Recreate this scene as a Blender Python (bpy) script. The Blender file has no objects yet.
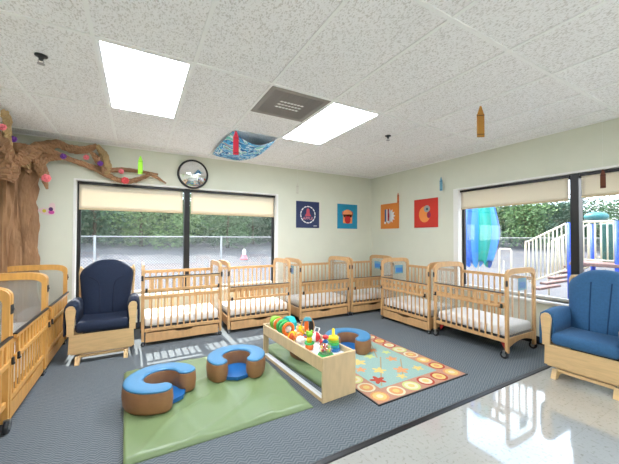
import bpy, bmesh, math, random
from mathutils import Vector, Matrix, noise
random.seed(7)
PI = math.pi
scene = bpy.context.scene
COL = scene.collection

# ------------------------------------------------------------------ camera
EYE = 1.33; YAW = .5149; PITCH = .0172; ROLL = .0033
cam_d = bpy.data.cameras.new('camera'); cam = bpy.data.objects.new('camera', cam_d); COL.objects.link(cam)
cam_d.sensor_width = 36; cam_d.lens = 303.5/619*36; cam_d.clip_start = .05; cam_d.clip_end = 300
_s, _c = math.sin(YAW), math.cos(YAW)
fw = Vector((_s*math.cos(PITCH), _c*math.cos(PITCH), math.sin(PITCH)))
rt = Vector((_c, -_s, 0)); up = rt.cross(fw)
rt2 = rt*math.cos(ROLL) + up*math.sin(ROLL); up2 = up*math.cos(ROLL) - rt*math.sin(ROLL)
cam.matrix_world = Matrix(((rt2.x, up2.x, -fw.x, 0), (rt2.y, up2.y, -fw.y, 0), (rt2.z, up2.z, -fw.z, EYE), (0, 0, 0, 1)))
scene.camera = cam

# ------------------------------------------------------------------ world, sun, exposure
SKY = 3.5; SUN = 10; LAMP = 20; EXPO = 0.62
w = bpy.data.worlds.new('sky'); scene.world = w; w.use_nodes = True
nt = w.node_tree; nt.nodes.clear()
wo = nt.nodes.new('ShaderNodeOutputWorld'); bg = nt.nodes.new('ShaderNodeBackground')
tc = nt.nodes.new('ShaderNodeTexCoord'); nz = nt.nodes.new('ShaderNodeTexNoise'); cr = nt.nodes.new('ShaderNodeValToRGB')
nz.inputs['Scale'].default_value = 3; nz.inputs['Detail'].default_value = 6
cr.color_ramp.elements[0].position = .38; cr.color_ramp.elements[0].color = (.50, .68, .93, 1)
cr.color_ramp.elements[1].position = .6; cr.color_ramp.elements[1].color = (.93, .95, .97, 1)
nt.links.new(tc.outputs['Generated'], nz.inputs['Vector']); nt.links.new(nz.outputs['Fac'], cr.inputs['Fac'])
nt.links.new(cr.outputs['Color'], bg.inputs['Color']); bg.inputs['Strength'].default_value = SKY
nt.links.new(bg.outputs['Background'], wo.inputs['Surface'])
sd = bpy.data.lights.new('sun', 'SUN'); sun = bpy.data.objects.new('sun', sd); COL.objects.link(sun)
sd.energy = SUN; sd.angle = .006; sd.color = (1, .96, .9)
sun.rotation_euler = Vector((0.02, -.91, -1)).to_track_quat('-Z', 'Y').to_euler()
scene.view_settings.view_transform = 'Standard'; scene.view_settings.look = 'None'
scene.view_settings.exposure = EXPO; scene.view_settings.gamma = 1; scene.view_settings.use_curve_mapping = False

# ------------------------------------------------------------------ materials
def lin(c):
    return tuple(((v/255)/12.92 if v/255 <= .04045 else ((v/255+.055)/1.055)**2.4) for v in c)
def mat(name, rgb, rough=.6, metal=0, spec=.5, var=.0, scale=20, bump=0, bscale=60, bdist=.01, coat=0, sheen=0, rgb2=None, stretch=None):
    m = bpy.data.materials.new(name); m.use_nodes = True
    n = m.node_tree.nodes; l = m.node_tree.links; b = n['Principled BSDF']
    c = lin(rgb); b.inputs['Roughness'].default_value = rough; b.inputs['Metallic'].default_value = metal
    b.inputs['Specular IOR Level'].default_value = spec
    b.inputs['Coat Weight'].default_value = coat; b.inputs['Coat Roughness'].default_value = .1
    b.inputs['Sheen Weight'].default_value = sheen
    t = n.new('ShaderNodeTexCoord'); mp = n.new('ShaderNodeMapping'); l.new(t.outputs['Object'], mp.inputs['Vector'])
    if stretch: mp.inputs['Scale'].default_value = stretch
    z = n.new('ShaderNodeTexNoise'); z.inputs['Scale'].default_value = scale; z.inputs['Detail'].default_value = 4
    l.new(mp.outputs['Vector'], z.inputs['Vector'])
    r = n.new('ShaderNodeValToRGB'); r.color_ramp.elements[0].position = .35; r.color_ramp.elements[1].position = .65
    c2 = lin(rgb2) if rgb2 else tuple(v*(1-var) for v in c)
    r.color_ramp.elements[0].color = (*c2, 1); r.color_ramp.elements[1].color = (*c, 1)
    l.new(z.outputs['Fac'], r.inputs['Fac']); l.new(r.outputs['Color'], b.inputs['Base Color'])
    if bump:
        z2 = n.new('ShaderNodeTexNoise'); z2.inputs['Scale'].default_value = bscale; z2.inputs['Detail'].default_value = 3
        l.new(mp.outputs['Vector'], z2.inputs['Vector'])
        bp = n.new('ShaderNodeBump'); bp.inputs['Strength'].default_value = bump; bp.inputs['Distance'].default_value = bdist
        l.new(z2.outputs['Fac'], bp.inputs['Height']); l.new(bp.outputs['Normal'], b.inputs['Normal'])
    return m
def emis(name, rgb, strength):
    m = bpy.data.materials.new(name); m.use_nodes = True; b = m.node_tree.nodes['Principled BSDF']
    b.inputs['Base Color'].default_value = (.9, .9, .88, 1)
    b.inputs['Emission Color'].default_value = (*lin(rgb), 1); b.inputs['Emission Strength'].default_value = strength
    return m
def clear(name, tint=(1, 1, 1), gloss=.07, haze=0, hz=(.8, .8, .8)):
    m = bpy.data.materials.new(name); m.use_nodes = True; n = m.node_tree.nodes; l = m.node_tree.links; n.clear()
    o = n.new('ShaderNodeOutputMaterial'); a = n.new('ShaderNodeBsdfTransparent'); g = n.new('ShaderNodeBsdfGlossy')
    a.inputs['Color'].default_value = (*tint, 1); g.inputs['Roughness'].default_value = .03
    x = n.new('ShaderNodeMixShader'); x.inputs[0].default_value = gloss
    l.new(a.outputs[0], x.inputs[1]); l.new(g.outputs[0], x.inputs[2])
    d = n.new('ShaderNodeBsdfDiffuse'); d.inputs['Color'].default_value = (*hz, 1)
    y = n.new('ShaderNodeMixShader'); y.inputs[0].default_value = haze
    l.new(x.outputs[0], y.inputs[1]); l.new(d.outputs[0], y.inputs[2]); l.new(y.outputs[0], o.inputs['Surface'])
    return m
def shade_cloth(name, rgb, tr=.45):
    m = bpy.data.materials.new(name); m.use_nodes = True; n = m.node_tree.nodes; l = m.node_tree.links; n.clear()
    o = n.new('ShaderNodeOutputMaterial'); a = n.new('ShaderNodeBsdfDiffuse'); t = n.new('ShaderNodeBsdfTranslucent')
    tcn = n.new('ShaderNodeTexCoord'); wv = n.new('ShaderNodeTexNoise'); wv.inputs['Scale'].default_value = 90
    r = n.new('ShaderNodeValToRGB'); c = lin(rgb)
    r.color_ramp.elements[0].color = (c[0]*.93, c[1]*.93, c[2]*.93, 1); r.color_ramp.elements[1].color = (*c, 1)
    l.new(tcn.outputs['Object'], wv.inputs['Vector']); l.new(wv.outputs['Fac'], r.inputs['Fac'])
    x = n.new('ShaderNodeMixShader'); x.inputs[0].default_value = tr
    l.new(r.outputs['Color'], a.inputs['Color']); l.new(r.outputs['Color'], t.inputs['Color'])
    l.new(a.outputs[0], x.inputs[1]); l.new(t.outputs[0], x.inputs[2]); l.new(x.outputs[0], o.inputs['Surface'])
    return m

def carpet_mat():
    m = mat('carpet', (104, 112, 124), .95, spec=.1)
    n = m.node_tree.nodes; l = m.node_tree.links; b = n['Principled BSDF']
    t = n.new('ShaderNodeTexCoord'); sp = n.new('ShaderNodeSeparateXYZ'); l.new(t.outputs['Object'], sp.inputs[0])
    def M(op, a, bb=None, cc=None):
        q = n.new('ShaderNodeMath'); q.operation = op
        for i, v in enumerate((a, bb, cc)):
            if v is None: continue
            if isinstance(v, (int, float)): q.inputs[i].default_value = v
            else: l.new(v, q.inputs[i])
        return q.outputs[0]
    tri = M('PINGPONG', sp.outputs['X'], .03)              # herringbone zigzag
    nzv = n.new('ShaderNodeTexNoise'); nzv.inputs['Scale'].default_value = 9; l.new(t.outputs['Object'], nzv.inputs['Vector'])
    v = M('ADD', M('ADD', sp.outputs['Y'], M('MULTIPLY', tri, .75)), M('MULTIPLY', nzv.outputs['Fac'], .012))
    st = M('PINGPONG', v, .012)
    st = M('MULTIPLY', st, 1/.012)
    nz = n.new('ShaderNodeTexNoise'); nz.inputs['Scale'].default_value = 120; l.new(t.outputs['Object'], nz.inputs['Vector'])
    f = M('ADD', M('MULTIPLY', st, .6), M('MULTIPLY', nz.outputs['Fac'], .4))
    r = n.new('ShaderNodeValToRGB'); r.color_ramp.elements[0].position = .2; r.color_ramp.elements[1].position = .85
    r.color_ramp.elements[0].color = (*lin((84, 91, 97)), 1); r.color_ramp.elements[1].color = (*lin((124, 130, 133)), 1)
    l.new(f, r.inputs['Fac']); l.new(r.outputs['Color'], b.inputs['Base Color'])
    bp = n.new('ShaderNodeBump'); bp.inputs['Strength'].default_value = .5; bp.inputs['Distance'].default_value = .004
    l.new(f, bp.inputs['Height']); l.new(bp.outputs['Normal'], b.inputs['Normal'])
    return m
def tile_mat():
    m = mat('vinyl_tile', (190, 186, 176), .1, spec=.5, coat=1)
    n = m.node_tree.nodes; l = m.node_tree.links; b = n['Principled BSDF']
    b.inputs['IOR'].default_value = 1.6; b.inputs['Coat IOR'].default_value = 1.7; t = n.new('ShaderNodeTexCoord'); br = n.new('ShaderNodeTexBrick')
    br.offset = 0; br.inputs['Scale'].default_value = 1; br.inputs['Brick Width'].default_value = .3048; br.inputs['Row Height'].default_value = .3048
    br.inputs['Mortar Size'].default_value = .0012
    br.inputs['Color1'].default_value = (*lin((172, 171, 166)), 1); br.inputs['Color2'].default_value = (*lin((168, 167, 162)), 1)
    br.inputs['Mortar'].default_value = (*lin((158, 156, 150)), 1)
    l.new(t.outputs['Object'], br.inputs['Vector'])
    z = n.new('ShaderNodeTexNoise'); z.inputs['Scale'].default_value = 45; z.inputs['Detail'].default_value = 5; l.new(t.outputs['Object'], z.inputs['Vector'])
    r = n.new('ShaderNodeValToRGB'); r.color_ramp.elements[0].position = .30; r.color_ramp.elements[1].position = .44
    r.color_ramp.elements[0].color = (.72, .70, .66, 1); r.color_ramp.elements[1].color = (1, 1, 1, 1)
    l.new(z.outputs['Fac'], r.inputs['Fac'])
    x = n.new('ShaderNodeMix'); x.data_type = 'RGBA'; x.blend_type = 'MULTIPLY'; x.inputs['Factor'].default_value = 1
    l.new(br.outputs['Color'], x.inputs['A']); l.new(r.outputs['Color'], x.inputs['B']); l.new(x.outputs['Result'], b.inputs['Base Color'])
    z2 = n.new('ShaderNodeTexNoise'); z2.inputs['Scale'].default_value = 5; l.new(t.outputs['Object'], z2.inputs['Vector'])
    bp = n.new('ShaderNodeBump'); bp.inputs['Strength'].default_value = .04; bp.inputs['Distance'].default_value = .01
    l.new(z2.outputs['Fac'], bp.inputs['Height']); l.new(bp.outputs['Normal'], b.inputs['Normal'])
    b.inputs['Coat Roughness'].default_value = .04
    return m
def ceil_mat():
    m = mat('ceiling_tile', (224, 219, 215), .95, spec=.1)
    n = m.node_tree.nodes; l = m.node_tree.links; b = n['Principled BSDF']
    t = n.new('ShaderNodeTexCoord'); z = n.new('ShaderNodeTexNoise'); z.inputs['Scale'].default_value = 120; z.inputs['Detail'].default_value = 2
    mp = n.new('ShaderNodeMapping'); mp.inputs['Scale'].default_value = (1, .6, 1)
    l.new(t.outputs['Object'], mp.inputs['Vector']); l.new(mp.outputs['Vector'], z.inputs['Vector'])
    r = n.new('ShaderNodeValToRGB'); r.color_ramp.elements[0].position = .36; r.color_ramp.elements[1].position = .5
    r.color_ramp.elements[0].color = (*lin((222, 218, 215)), 1); r.color_ramp.elements[1].color = (*lin((252, 250, 250)), 1)
    l.new(z.outputs['Fac'], r.inputs['Fac']); l.new(r.outputs['Color'], b.inputs['Base Color'])
    bp = n.new('ShaderNodeBump'); bp.inputs['Strength'].default_value = .6; bp.inputs['Distance'].default_value = .004
    l.new(r.outputs['Color'], bp.inputs['Height']); l.new(bp.outputs['Normal'], b.inputs['Normal'])
    return m

M = {}
M['wall'] = mat('wall_paint', (222, 223, 206), .8, var=.03, scale=4, bump=.05, bscale=150)
M['wallout'] = mat('outer_wall', (170, 160, 150), .9)
M['ceil'] = ceil_mat(); M['grid'] = mat('grid_metal', (250, 249, 247), .45)
M['carpet'] = carpet_mat(); M['vct'] = tile_mat()
M['strip'] = mat('black_vinyl', (22, 23, 26), .35)
M['trim'] = mat('white_trim', (240, 239, 234), .5)
M['darkframe'] = mat('bronze_frame', (28, 27, 27), .4, metal=.2)
M['glass'] = clear('window_glass', (.97, .98, .97), .05)
M['plexi'] = clear('clear_panel', (.97, .97, .96), .07, .07, (.85, .85, .82))
M['blind'] = shade_cloth('roller_cloth', (240, 231, 213), .35)
M['hem'] = mat('blind_hem', (205, 185, 150), .6)
M['wood'] = mat('honey_maple', (212, 167, 116), .42, var=.16, scale=14, stretch=(3, 3, .6), spec=.4, coat=.15)
M['woodL'] = mat('amber_maple', (222, 164, 86), .42, var=.16, scale=14, stretch=(3, 3, .6), coat=.15)
M['woodh'] = mat('honey_maple_long', (214, 170, 118), .42, var=.18, scale=10, stretch=(.6, 4, 6), coat=.15)
M['woodc'] = mat('chair_maple', (222, 186, 134), .42, var=.14, scale=10, stretch=(.8, 4, 7), coat=.15)
M['ply'] = mat('birch_ply', (222, 194, 152), .5, var=.1, scale=8, stretch=(4, 4, .8))
M['mattress'] = mat('white_sheet', (240, 236, 234), .9, bump=.15, bscale=14)
M['black'] = mat('black_plastic', (25, 25, 27), .45)
M['rubber'] = mat('dark_rubber', (40, 40, 42), .7)
M['steel'] = mat('steel', (170, 170, 170), .3, metal=1)
M['navy'] = mat('navy_fabric', (17, 32, 58), .85, sheen=.0, var=.2, scale=60, bump=.1)
M['denim'] = mat('blue_fabric', (46, 96, 140), .8, sheen=.05, var=.15, scale=60, bump=.1)
M['seamn'] = mat('navy_seam', (14, 24, 46), .9); M['seamd'] = mat('blue_seam', (24, 60, 100), .9)
M['bluev'] = mat('blue_vinyl', (68, 130, 172), .42, bump=.12, bscale=12)
M['dbluev'] = mat('deep_blue_vinyl', (20, 96, 160), .45)
M['brownv'] = mat('brown_vinyl', (158, 112, 76), .5, bump=.3, bscale=10, var=.1)
M['greenv'] = mat('green_vinyl', (118, 138, 94), .38, spec=.6, bump=.0)
M['red'] = mat('red_cloth', (186, 30, 34), .7)
M['paper'] = mat('kraft_paper', (172, 130, 94), .75, var=.3, scale=5, bump=1, bscale=7, bdist=.05, stretch=(1, 1, .45))
M['papert'] = mat('tan_paper', (200, 170, 122), .75, var=.3, scale=8, bump=1, bscale=14, bdist=.03)
M['mirror'] = mat('mirror', (235, 238, 240), .02, metal=1)
def P(name, rgb, rough=.4, **k):
    if name not in M: M[name] = mat(name, rgb, rough, **k)
    return M[name]
P('teal', (40, 190, 190)); P('lime', (140, 205, 60)); P('green', (60, 180, 90)); P('orange', (240, 120, 40)); P('yellow', (250, 215, 40))
P('toyred', (205, 45, 45)); P('toyblue', (35, 120, 190)); P('white', (240, 240, 238)); P('aqua', (30, 150, 175)); P('purple', (110, 50, 150)); P('pink', (240, 120, 130)); P('peach', (245, 190, 140))

# ------------------------------------------------------------------ mesh helpers
class MB:
    def __init__(s): s.bm = bmesh.new()
    def _new(s, before, mi):
        for f in s.bm.faces:
            if f.index == -1 or f not in before: f.material_index = mi
    def box(s, x0, x1, y0, y1, z0, z1, bev=.003, mi=0, mtx=None, seg=1):
        t = bmesh.new(); bmesh.ops.create_cube(t, size=1)
        for v in t.verts: v.co = Vector(((x0+x1)/2+v.co.x*(x1-x0), (y0+y1)/2+v.co.y*(y1-y0), (z0+z1)/2+v.co.z*(z1-z0)))
        if bev: bmesh.ops.bevel(t, geom=t.edges[:], offset=min(bev, .45*min(x1-x0, y1-y0, z1-z0)), segments=seg, affect='EDGES', profile=.5)
        return s._merge(t, mi, mtx)
    def _merge(s, t, mi=0, mtx=None):
        if mtx is not None: bmesh.ops.transform(t, matrix=mtx, verts=t.verts)
        mp = {}
        for v in t.verts: mp[v] = s.bm.verts.new(v.co)
        for f in t.faces:
            try: nf = s.bm.faces.new([mp[v] for v in f.verts]); nf.material_index = mi; nf.smooth = f.smooth
            except ValueError: pass
        t.free(); return s
    def tube(s, pts, r, seg=8, mi=0, caps=True, closed=False):
        pts = [Vector(p) for p in pts]; n = len(pts)
        rs = r if isinstance(r, (list, tuple)) else [r]*n
        rings = []; prev = None
        for i, p in enumerate(pts):
            if closed: d = pts[(i+1) % n]-pts[i-1]
            else: d = pts[min(i+1, n-1)]-pts[max(i-1, 0)]
            d.normalize()
            if prev is None: a = d.orthogonal().normalized()
            else: a = (prev-d*prev.dot(d)); a = a.normalized() if a.length > 1e-6 else d.orthogonal().normalized()
            prev = a; b = d.cross(a)
            rings.append([s.bm.verts.new(p+(a*math.cos(2*PI*k/seg)+b*math.sin(2*PI*k/seg))*rs[i]) for k in range(seg)])
        for i in range(n if closed else n-1):
            A, B = rings[i], rings[(i+1) % n]
            for k in range(seg):
                f = s.bm.faces.new((A[k], A[(k+1) % seg], B[(k+1) % seg], B[k])); f.smooth = True; f.material_index = mi
        if caps and not closed:
            f = s.bm.faces.new(rings[0][::-1]); f.material_index = mi; f = s.bm.faces.new(rings[-1]); f.material_index = mi
        return s
    def lathe(s, prof, c=(0, 0, 0), seg=24, mi=0, axis='z', smooth=True, mtx=None, mis=None):
        c = Vector(c); rings = []
        def pt(r, h, a):
            u, v = r*math.cos(a), r*math.sin(a)
            q = Vector((u, v, h)) if axis == 'z' else (Vector((h, u, v)) if axis == 'x' else Vector((u, h, v)))
            q = q if mtx is None else mtx @ q
            return c+q
        for r, h in prof:
            rings.append([s.bm.verts.new(pt(max(r, 1e-4), h, 2*PI*k/seg)) for k in range(seg)])
        for i in range(len(rings)-1):
            for k in range(seg):
                f = s.bm.faces.new((rings[i][k], rings[i][(k+1) % seg], rings[i+1][(k+1) % seg], rings[i+1][k])); f.smooth = smooth
                f.material_index = mis[i] if mis else mi
        for rg, fl in ((rings[0], 1), (rings[-1], 0)):
            f = s.bm.faces.new(rg[::-1] if fl else rg); f.material_index = mi
        return s
    def prism(s, pts, d, mi=0, smooth=False):
        """closed outline of 3-D points swept along vector d"""
        d = Vector(d); a = [s.bm.verts.new(Vector(p)) for p in pts]; b = [s.bm.verts.new(Vector(p)+d) for p in pts]; n = len(a)
        f = s.bm.faces.new(a[::-1]); f.material_index = mi; f = s.bm.faces.new(b); f.material_index = mi
        for i in range(n):
            f = s.bm.faces.new((a[i], a[(i+1) % n], b[(i+1) % n], b[i])); f.material_index = mi; f.smooth = smooth
        return s
    def band(s, outer, inner, d, mi=0, closed=False):
        d = Vector(d); O = [s.bm.verts.new(Vector(p)) for p in outer]; I = [s.bm.verts.new(Vector(p)) for p in inner]
        O2 = [s.bm.verts.new(Vector(p)+d) for p in outer]; I2 = [s.bm.verts.new(Vector(p)+d) for p in inner]; n = len(O)
        for i in range(n if closed else n-1):
            j = (i+1) % n
            for q in ((O[i], O[j], I[j], I[i]), (O2[j], O2[i], I2[i], I2[j]), (O[j], O[i], O2[i], O2[j]), (I[i], I[j], I2[j], I2[i])):
                f = s.bm.faces.new(q); f.material_index = mi
        if not closed:
            for i in (0, -1): f = s.bm.faces.new((O[i], I[i], I2[i], O2[i])); f.material_index = mi
        return s
    def sphere(s, c, r, sc=(1, 1, 1), mi=0, u=16, v=10):
        t = bmesh.new(); bmesh.ops.create_uvsphere(t, u_segments=u, v_segments=v, radius=r)
        for f in t.faces: f.smooth = True
        return s._merge(t, mi, Matrix.Translation(Vector(c)) @ Matrix.Diagonal((*sc, 1)))
    def torus(s, c, R, r, axis='z', mi=0, n=24, seg=8, mtx=None):
        c = Vector(c); pts = []
        for k in range(n):
            a = 2*PI*k/n; u, v = R*math.cos(a), R*math.sin(a)
            q = Vector((u, v, 0)) if axis == 'z' else (Vector((0, u, v)) if axis == 'x' else Vector((u, 0, v)))
            pts.append(c+(q if mtx is None else mtx @ q))
        return s.tube(pts, r, seg, mi, closed=True)
    def build(s, name, mats, parent=None, loc=(0, 0, 0), rz=0, kind=None, subsurf=0, solid=0):
        bmesh.ops.recalc_face_normals(s.bm, faces=s.bm.faces)
        me = bpy.data.meshes.new(name); s.bm.to_mesh(me); s.bm.free()
        for m in (mats if isinstance(mats, (list, tuple)) else [mats]): me.materials.append(m)
        o = bpy.data.objects.new(name, me); COL.objects.link(o); o.location = loc; o.rotation_euler.z = rz
        if parent: o.parent = parent
        if kind: o['kind'] = kind
        if solid: k = o.modifiers.new('s', 'SOLIDIFY'); k.thickness = solid
        if subsurf: k = o.modifiers.new('d', 'SUBSURF'); k.levels = subsurf; k.render_levels = subsurf
        return o
def tag(o, label, cat, group=None, kind=None):
    o['label'] = label; o['category'] = cat
    if group: o['group'] = group
    if kind: o['kind'] = kind
    return o
def thing(name, label, cat, loc=(0, 0, 0), rz=0, group=None):
    o = bpy.data.objects.new(name, None); COL.objects.link(o); o.location = loc; o.rotation_euler.z = rz; o.empty_display_size = .1
    return tag(o, label, cat, group)
def kids(o): return [c for c in COL.objects if c.parent == o]
def copy_tree(o, parent=None):
    c = o.copy(); COL.objects.link(c); c.parent = parent
    for ch in kids(o): copy_tree(ch, c)
    return c
def place(proto, used, loc, rz, label, group=None):
    o = copy_tree(proto) if used[0] else proto
    used[0] = True; o.location = loc; o.rotation_euler.z = rz; o['label'] = label
    if group: o['group'] = group
    return o

# ------------------------------------------------------------------ room shell
XL, XR, YB, YF, CH = -1.75, 4.38, -3.2, 5.03, 2.60
WA = (-.745, 2.185, .50, 2.09)       # window in the back wall  x0 x1 z0 z1
WB = (.08, 3.065, .56, 2.09)       # window in the right wall y0 y1 z0 z1
T = .14
b = MB(); b.box(XL-.2, XR+.3, YB-.2, 1.54, -.1, 0, 0); b.build('floor', M['vct'], kind='structure')
b = MB(); b.box(XL-.2, XR+.0, 1.54, YF, -.1, .004, 0)
fl = b.build('floor_carpet', M['carpet'], kind='structure')
b = MB(); b.prism([(XL, 1.515, .0), (XL, 1.522, .006), (XL, 1.552, .008), (XL, 1.562, .004)], (XR-XL, 0, 0)); b.build('trim_1', M['strip'], kind='structure')
b = MB(); x0, x1, z0, z1 = WA
for (a0, a1, c0, c1) in ((XL-.2, x0, 0, CH+.3), (x1, XR+T, 0, CH+.3), (x0, x1, 0, z0), (x0, x1, z1, CH+.3)): b.box(a0, a1, YF, YF+T, c0, c1, 0)
b.build('wall_back', M['wall'], kind='structure')
b = MB(); y0, y1, z0, z1 = WB
for (a0, a1, c0, c1) in ((YB-.2, y0, 0, CH+.3), (y1, YF, 0, CH+.3), (y0, y1, 0, z0), (y0, y1, z1, CH+.3)): b.box(XR, XR+T, a0, a1, c0, c1, 0)
b.build('wall_right', M['wall'], kind='structure')
b = MB(); b.box(XL-.2, XL, YB, YF, 0, CH+.3, 0); b.build('wall_left', M['wall'], kind='structure')
b = MB(); b.box(XL, XR, YB-.2, YB, 0, CH+.3, 0); b.build('wall_front', M['wall'], kind='structure')
b = MB(); b.box(XL, XR, YB, YF, CH+.004, CH+.12, 0); b.build('ceiling', M['ceil'], kind='structure')
b = MB(); b.box(XL-.2, XR+T, YB-.2, YF+T, CH+.3, CH+.4, 0); b.build('roof_slab', M['wallout'], kind='structure')  # unseen roof slab, put in to block sun from above the room
G0, GY, F = -.2618, 2.3315, .6096
b = MB()
k = -2
while G0+k*F < XR:
    if G0+k*F > XL: b.box(G0+k*F-.012, G0+k*F+.012, YB, YF, CH-.003, CH+.006, 0)
    k += 1
k = -4
while GY+k*2*F < YF:
    if GY+k*2*F > YB: b.box(XL, XR, GY+k*2*F-.012, GY+k*2*F+.012, CH-.004, CH+.006, 0)
    k += 1
b.box(G0+2*F, G0+3*F, GY+F-.012, GY+F+.012, CH-.004, CH+.006, 0)
b.box(XL, XR, YF-.025, YF, CH-.006, CH+.006, 0); b.box(XR-.025, XR, YB, YF, CH-.006, CH+.006, 0); b.box(XL, XL+.025, YB, YF, CH-.006, CH+.006, 0)
b.build('trim_3', M['grid'], kind='structure')
b = MB(); b.box(XL, XR, YF-.012, YF, .004, .1, .003); b.build('baseboard_back', M['strip'], kind='structure')
b = MB(); b.box(XR-.012, XR, YB, YF-.012, .004, .1, .003); b.build('baseboard_right', M['strip'], kind='structure')

def window(n, horiz):
    r = bpy.data.objects.new('window_%d' % n, None); COL.objects.link(r); r['kind'] = 'structure'
    if horiz: u0, u1, z0, z1 = WA; mul = .665
    else: u0, u1, z0, z1 = WB; mul = 1.545
    def bx(b, a0, a1, d0, d1, c0, c1, bev=.002, mi=0):       # u, depth outward from inner wall face, z
        if horiz: b.box(a0, a1, YF+d0, YF+d1, c0, c1, bev, mi)
        else: b.box(XR+d0, XR+d1, a0, a1, c0, c1, bev, mi)
    b = MB(); t = .028 if horiz else .075                                              # white jambs lining the opening
    bx(b, u0-.003, u0+t, -.008, .10, z0, z1+.012); bx(b, u1-t, u1+.012, -.008, .10, z0, z1+.012); bx(b, u0+t, u1-t, -.008, .10, z1-.012, z1+.012)
    b.build('window_jamb', M['trim'], r)
    b = MB(); bx(b, u0-.04, u1+.04, -.06, .12, z0-.035, z0, .006); b.build('window_sill', M['trim'], r)
    b = MB(); f = .04
    bx(b, u0+t, u0+t+f, .085, .13, z0, z1-.012); bx(b, u1-t-f, u1-t, .085, .13, z0, z1-.012)
    bx(b, u0+t, u1-t, .085, .13, z1-.06, z1-.012)
    bx(b, mul-.04, mul+.04, .02, .13, z0, z1-.012)
    b.build('window_frame', M['darkframe'], r)
    b = MB(); bx(b, u0+t+f, u1-t-f, .08, .13, z0, z0+f); b.build('bottom_rail', M['trim'], r)
    for a0, a1 in ((u0+t+f, mul-.04), (mul+.04, u1-t-f)):
        b = MB(); bx(b, a0, a1, .105, .109, z0+f, z1-.06, 0); b.build('window_pane', M['glass'], r)
    return mul
mA = window(1, True); mB = window(2, False)
def blind(horiz, a0, a1, zt, zb, label):
    r = thing('roller_blind', label, 'blind', ((a0+a1)/2, YF+.05, zt) if horiz else (XR+.05, (a0+a1)/2, zt), 0 if horiz else PI/2, 'roller blinds on the windows')
    h = (a1-a0)/2
    b = MB(); b.box(-h, h, -.024, .024, -.035, -.002, .004); b.build('headrail', M['darkframe'], r)
    b = MB(); n = 30; rows = 8
    V = [[b.bm.verts.new((-h+.015+(2*h-.03)*i/n, .012+.0022*math.sin(i*.8)*j/rows, -.03-(zt-zb-.05)*j/rows)) for i in range(n+1)] for j in range(rows+1)]
    for j in range(rows):
        for i in range(n): f = b.bm.faces.new((V[j][i], V[j][i+1], V[j+1][i+1], V[j+1][i])); f.smooth = True
    b.build('shade', M['blind'], r, solid=.002)
    b = MB(); b.box(-h+.015, h-.015, .004, .02, -(zt-zb), -(zt-zb)+.022, .003); b.build('hem_bar', M['hem'], r)
blind(True, WA[0]+.035, mA-.045, 2.075, 1.695, 'cream roller blind at the left half of the back wall window')
blind(True, mA+.045, WA[1]-.035, 2.075, 1.69, 'cream roller blind at the right half of the back wall window')
blind(False, mB+.045, WB[1]-.08, 2.075, 1.77, 'cream roller blind above the blue umbrella in the right wall window')
blind(False, WB[0]+.08, mB-.045, 2.075, 1.79, 'cream roller blind behind the blue glider chair, with the brown paper crayon before it')

# ------------------------------------------------------------------ ceiling fixtures
M['diff'] = emis('diffuser', (238, 245, 255), LAMP)
def troffer(x, y, label):
    r = thing('ceiling_light', label, 'ceiling light', (x, y, CH), 0, 'fluorescent ceiling lights')
    w, d = F/2-.014, F-.014
    b = MB(); b.band([(-w, -d, -.004), (w, -d, -.004), (w, d, -.004), (-w, d, -.004)], [(-w+.018, -d+.018, -.004), (w-.018, -d+.018, -.004), (w-.018, d-.018, -.004), (-w+.018, d-.018, -.004)], (0, 0, .006), closed=True)
    b.build('frame', M['grid'], r)
    b = MB(); b.box(-w+.018, w-.018, -d+.018, d-.018, -.001, .003, 0); b.build('diffuser', M['diff'], r)
troffer(G0+.5*F, GY+F, 'fluorescent ceiling light at the left, above the left window')
troffer(G0+3.5*F, GY+F, 'fluorescent ceiling light in the middle, beside the grey air vent')
for k, x in enumerate((.5, 3.5, 6.5)):
    troffer(G0+x*F, GY-7*F, 'fluorescent ceiling light out of view behind the camera, %s one' % ('left', 'middle', 'right')[k])
M['vent'] = mat('vent_metal', (150, 142, 137), .5); M['vent_back'] = mat('vent_backing', (120, 112, 107), .8, var=.3, scale=9)  # backing sheet is a darker, mottled grey than the vent frame
r = thing('air_vent', 'square grey ceiling air vent beside the middle light', 'air vent', (G0+2.5*F, GY+.5*F, CH))
h = F/2-.014
b = MB(); b.band([(-h, -h, -.006), (h, -h, -.006), (h, h, -.006), (-h, h, -.006)], [(-h+.045, -h+.045, -.006), (h-.045, -h+.045, -.006), (h-.045, h-.045, -.006), (-h+.045, h-.045, -.006)], (0, 0, .008), closed=True); b.build('frame', M['vent'], r)
b = MB()
for k in range(22):
    y = -h+.05+k*(2*h-.1)/21.; b.box(-h+.045, h-.045, y-.006, y+.006, -.004, .002, 0)
b.build('grille', M['vent'], r)
b = MB(); b.box(-h+.045, h-.045, -h+.045, h-.045, .002, .0035, 0); b.build('backing', M['vent_back'], r)
for i in range(3):
    b = MB(); b.box(-.13, .13, -.06+i*.06-.003, -.06+i*.06+.003, -.0050, -.0045, 0)
    for j in range(-3, 4):
        b.box(j*.035-.012, j*.035+.012, -.06+i*.06-.012, -.06+i*.06+.012, -.0055, -.004, 0)
    b.build('centre_tabs', M['grid'], r)
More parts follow.
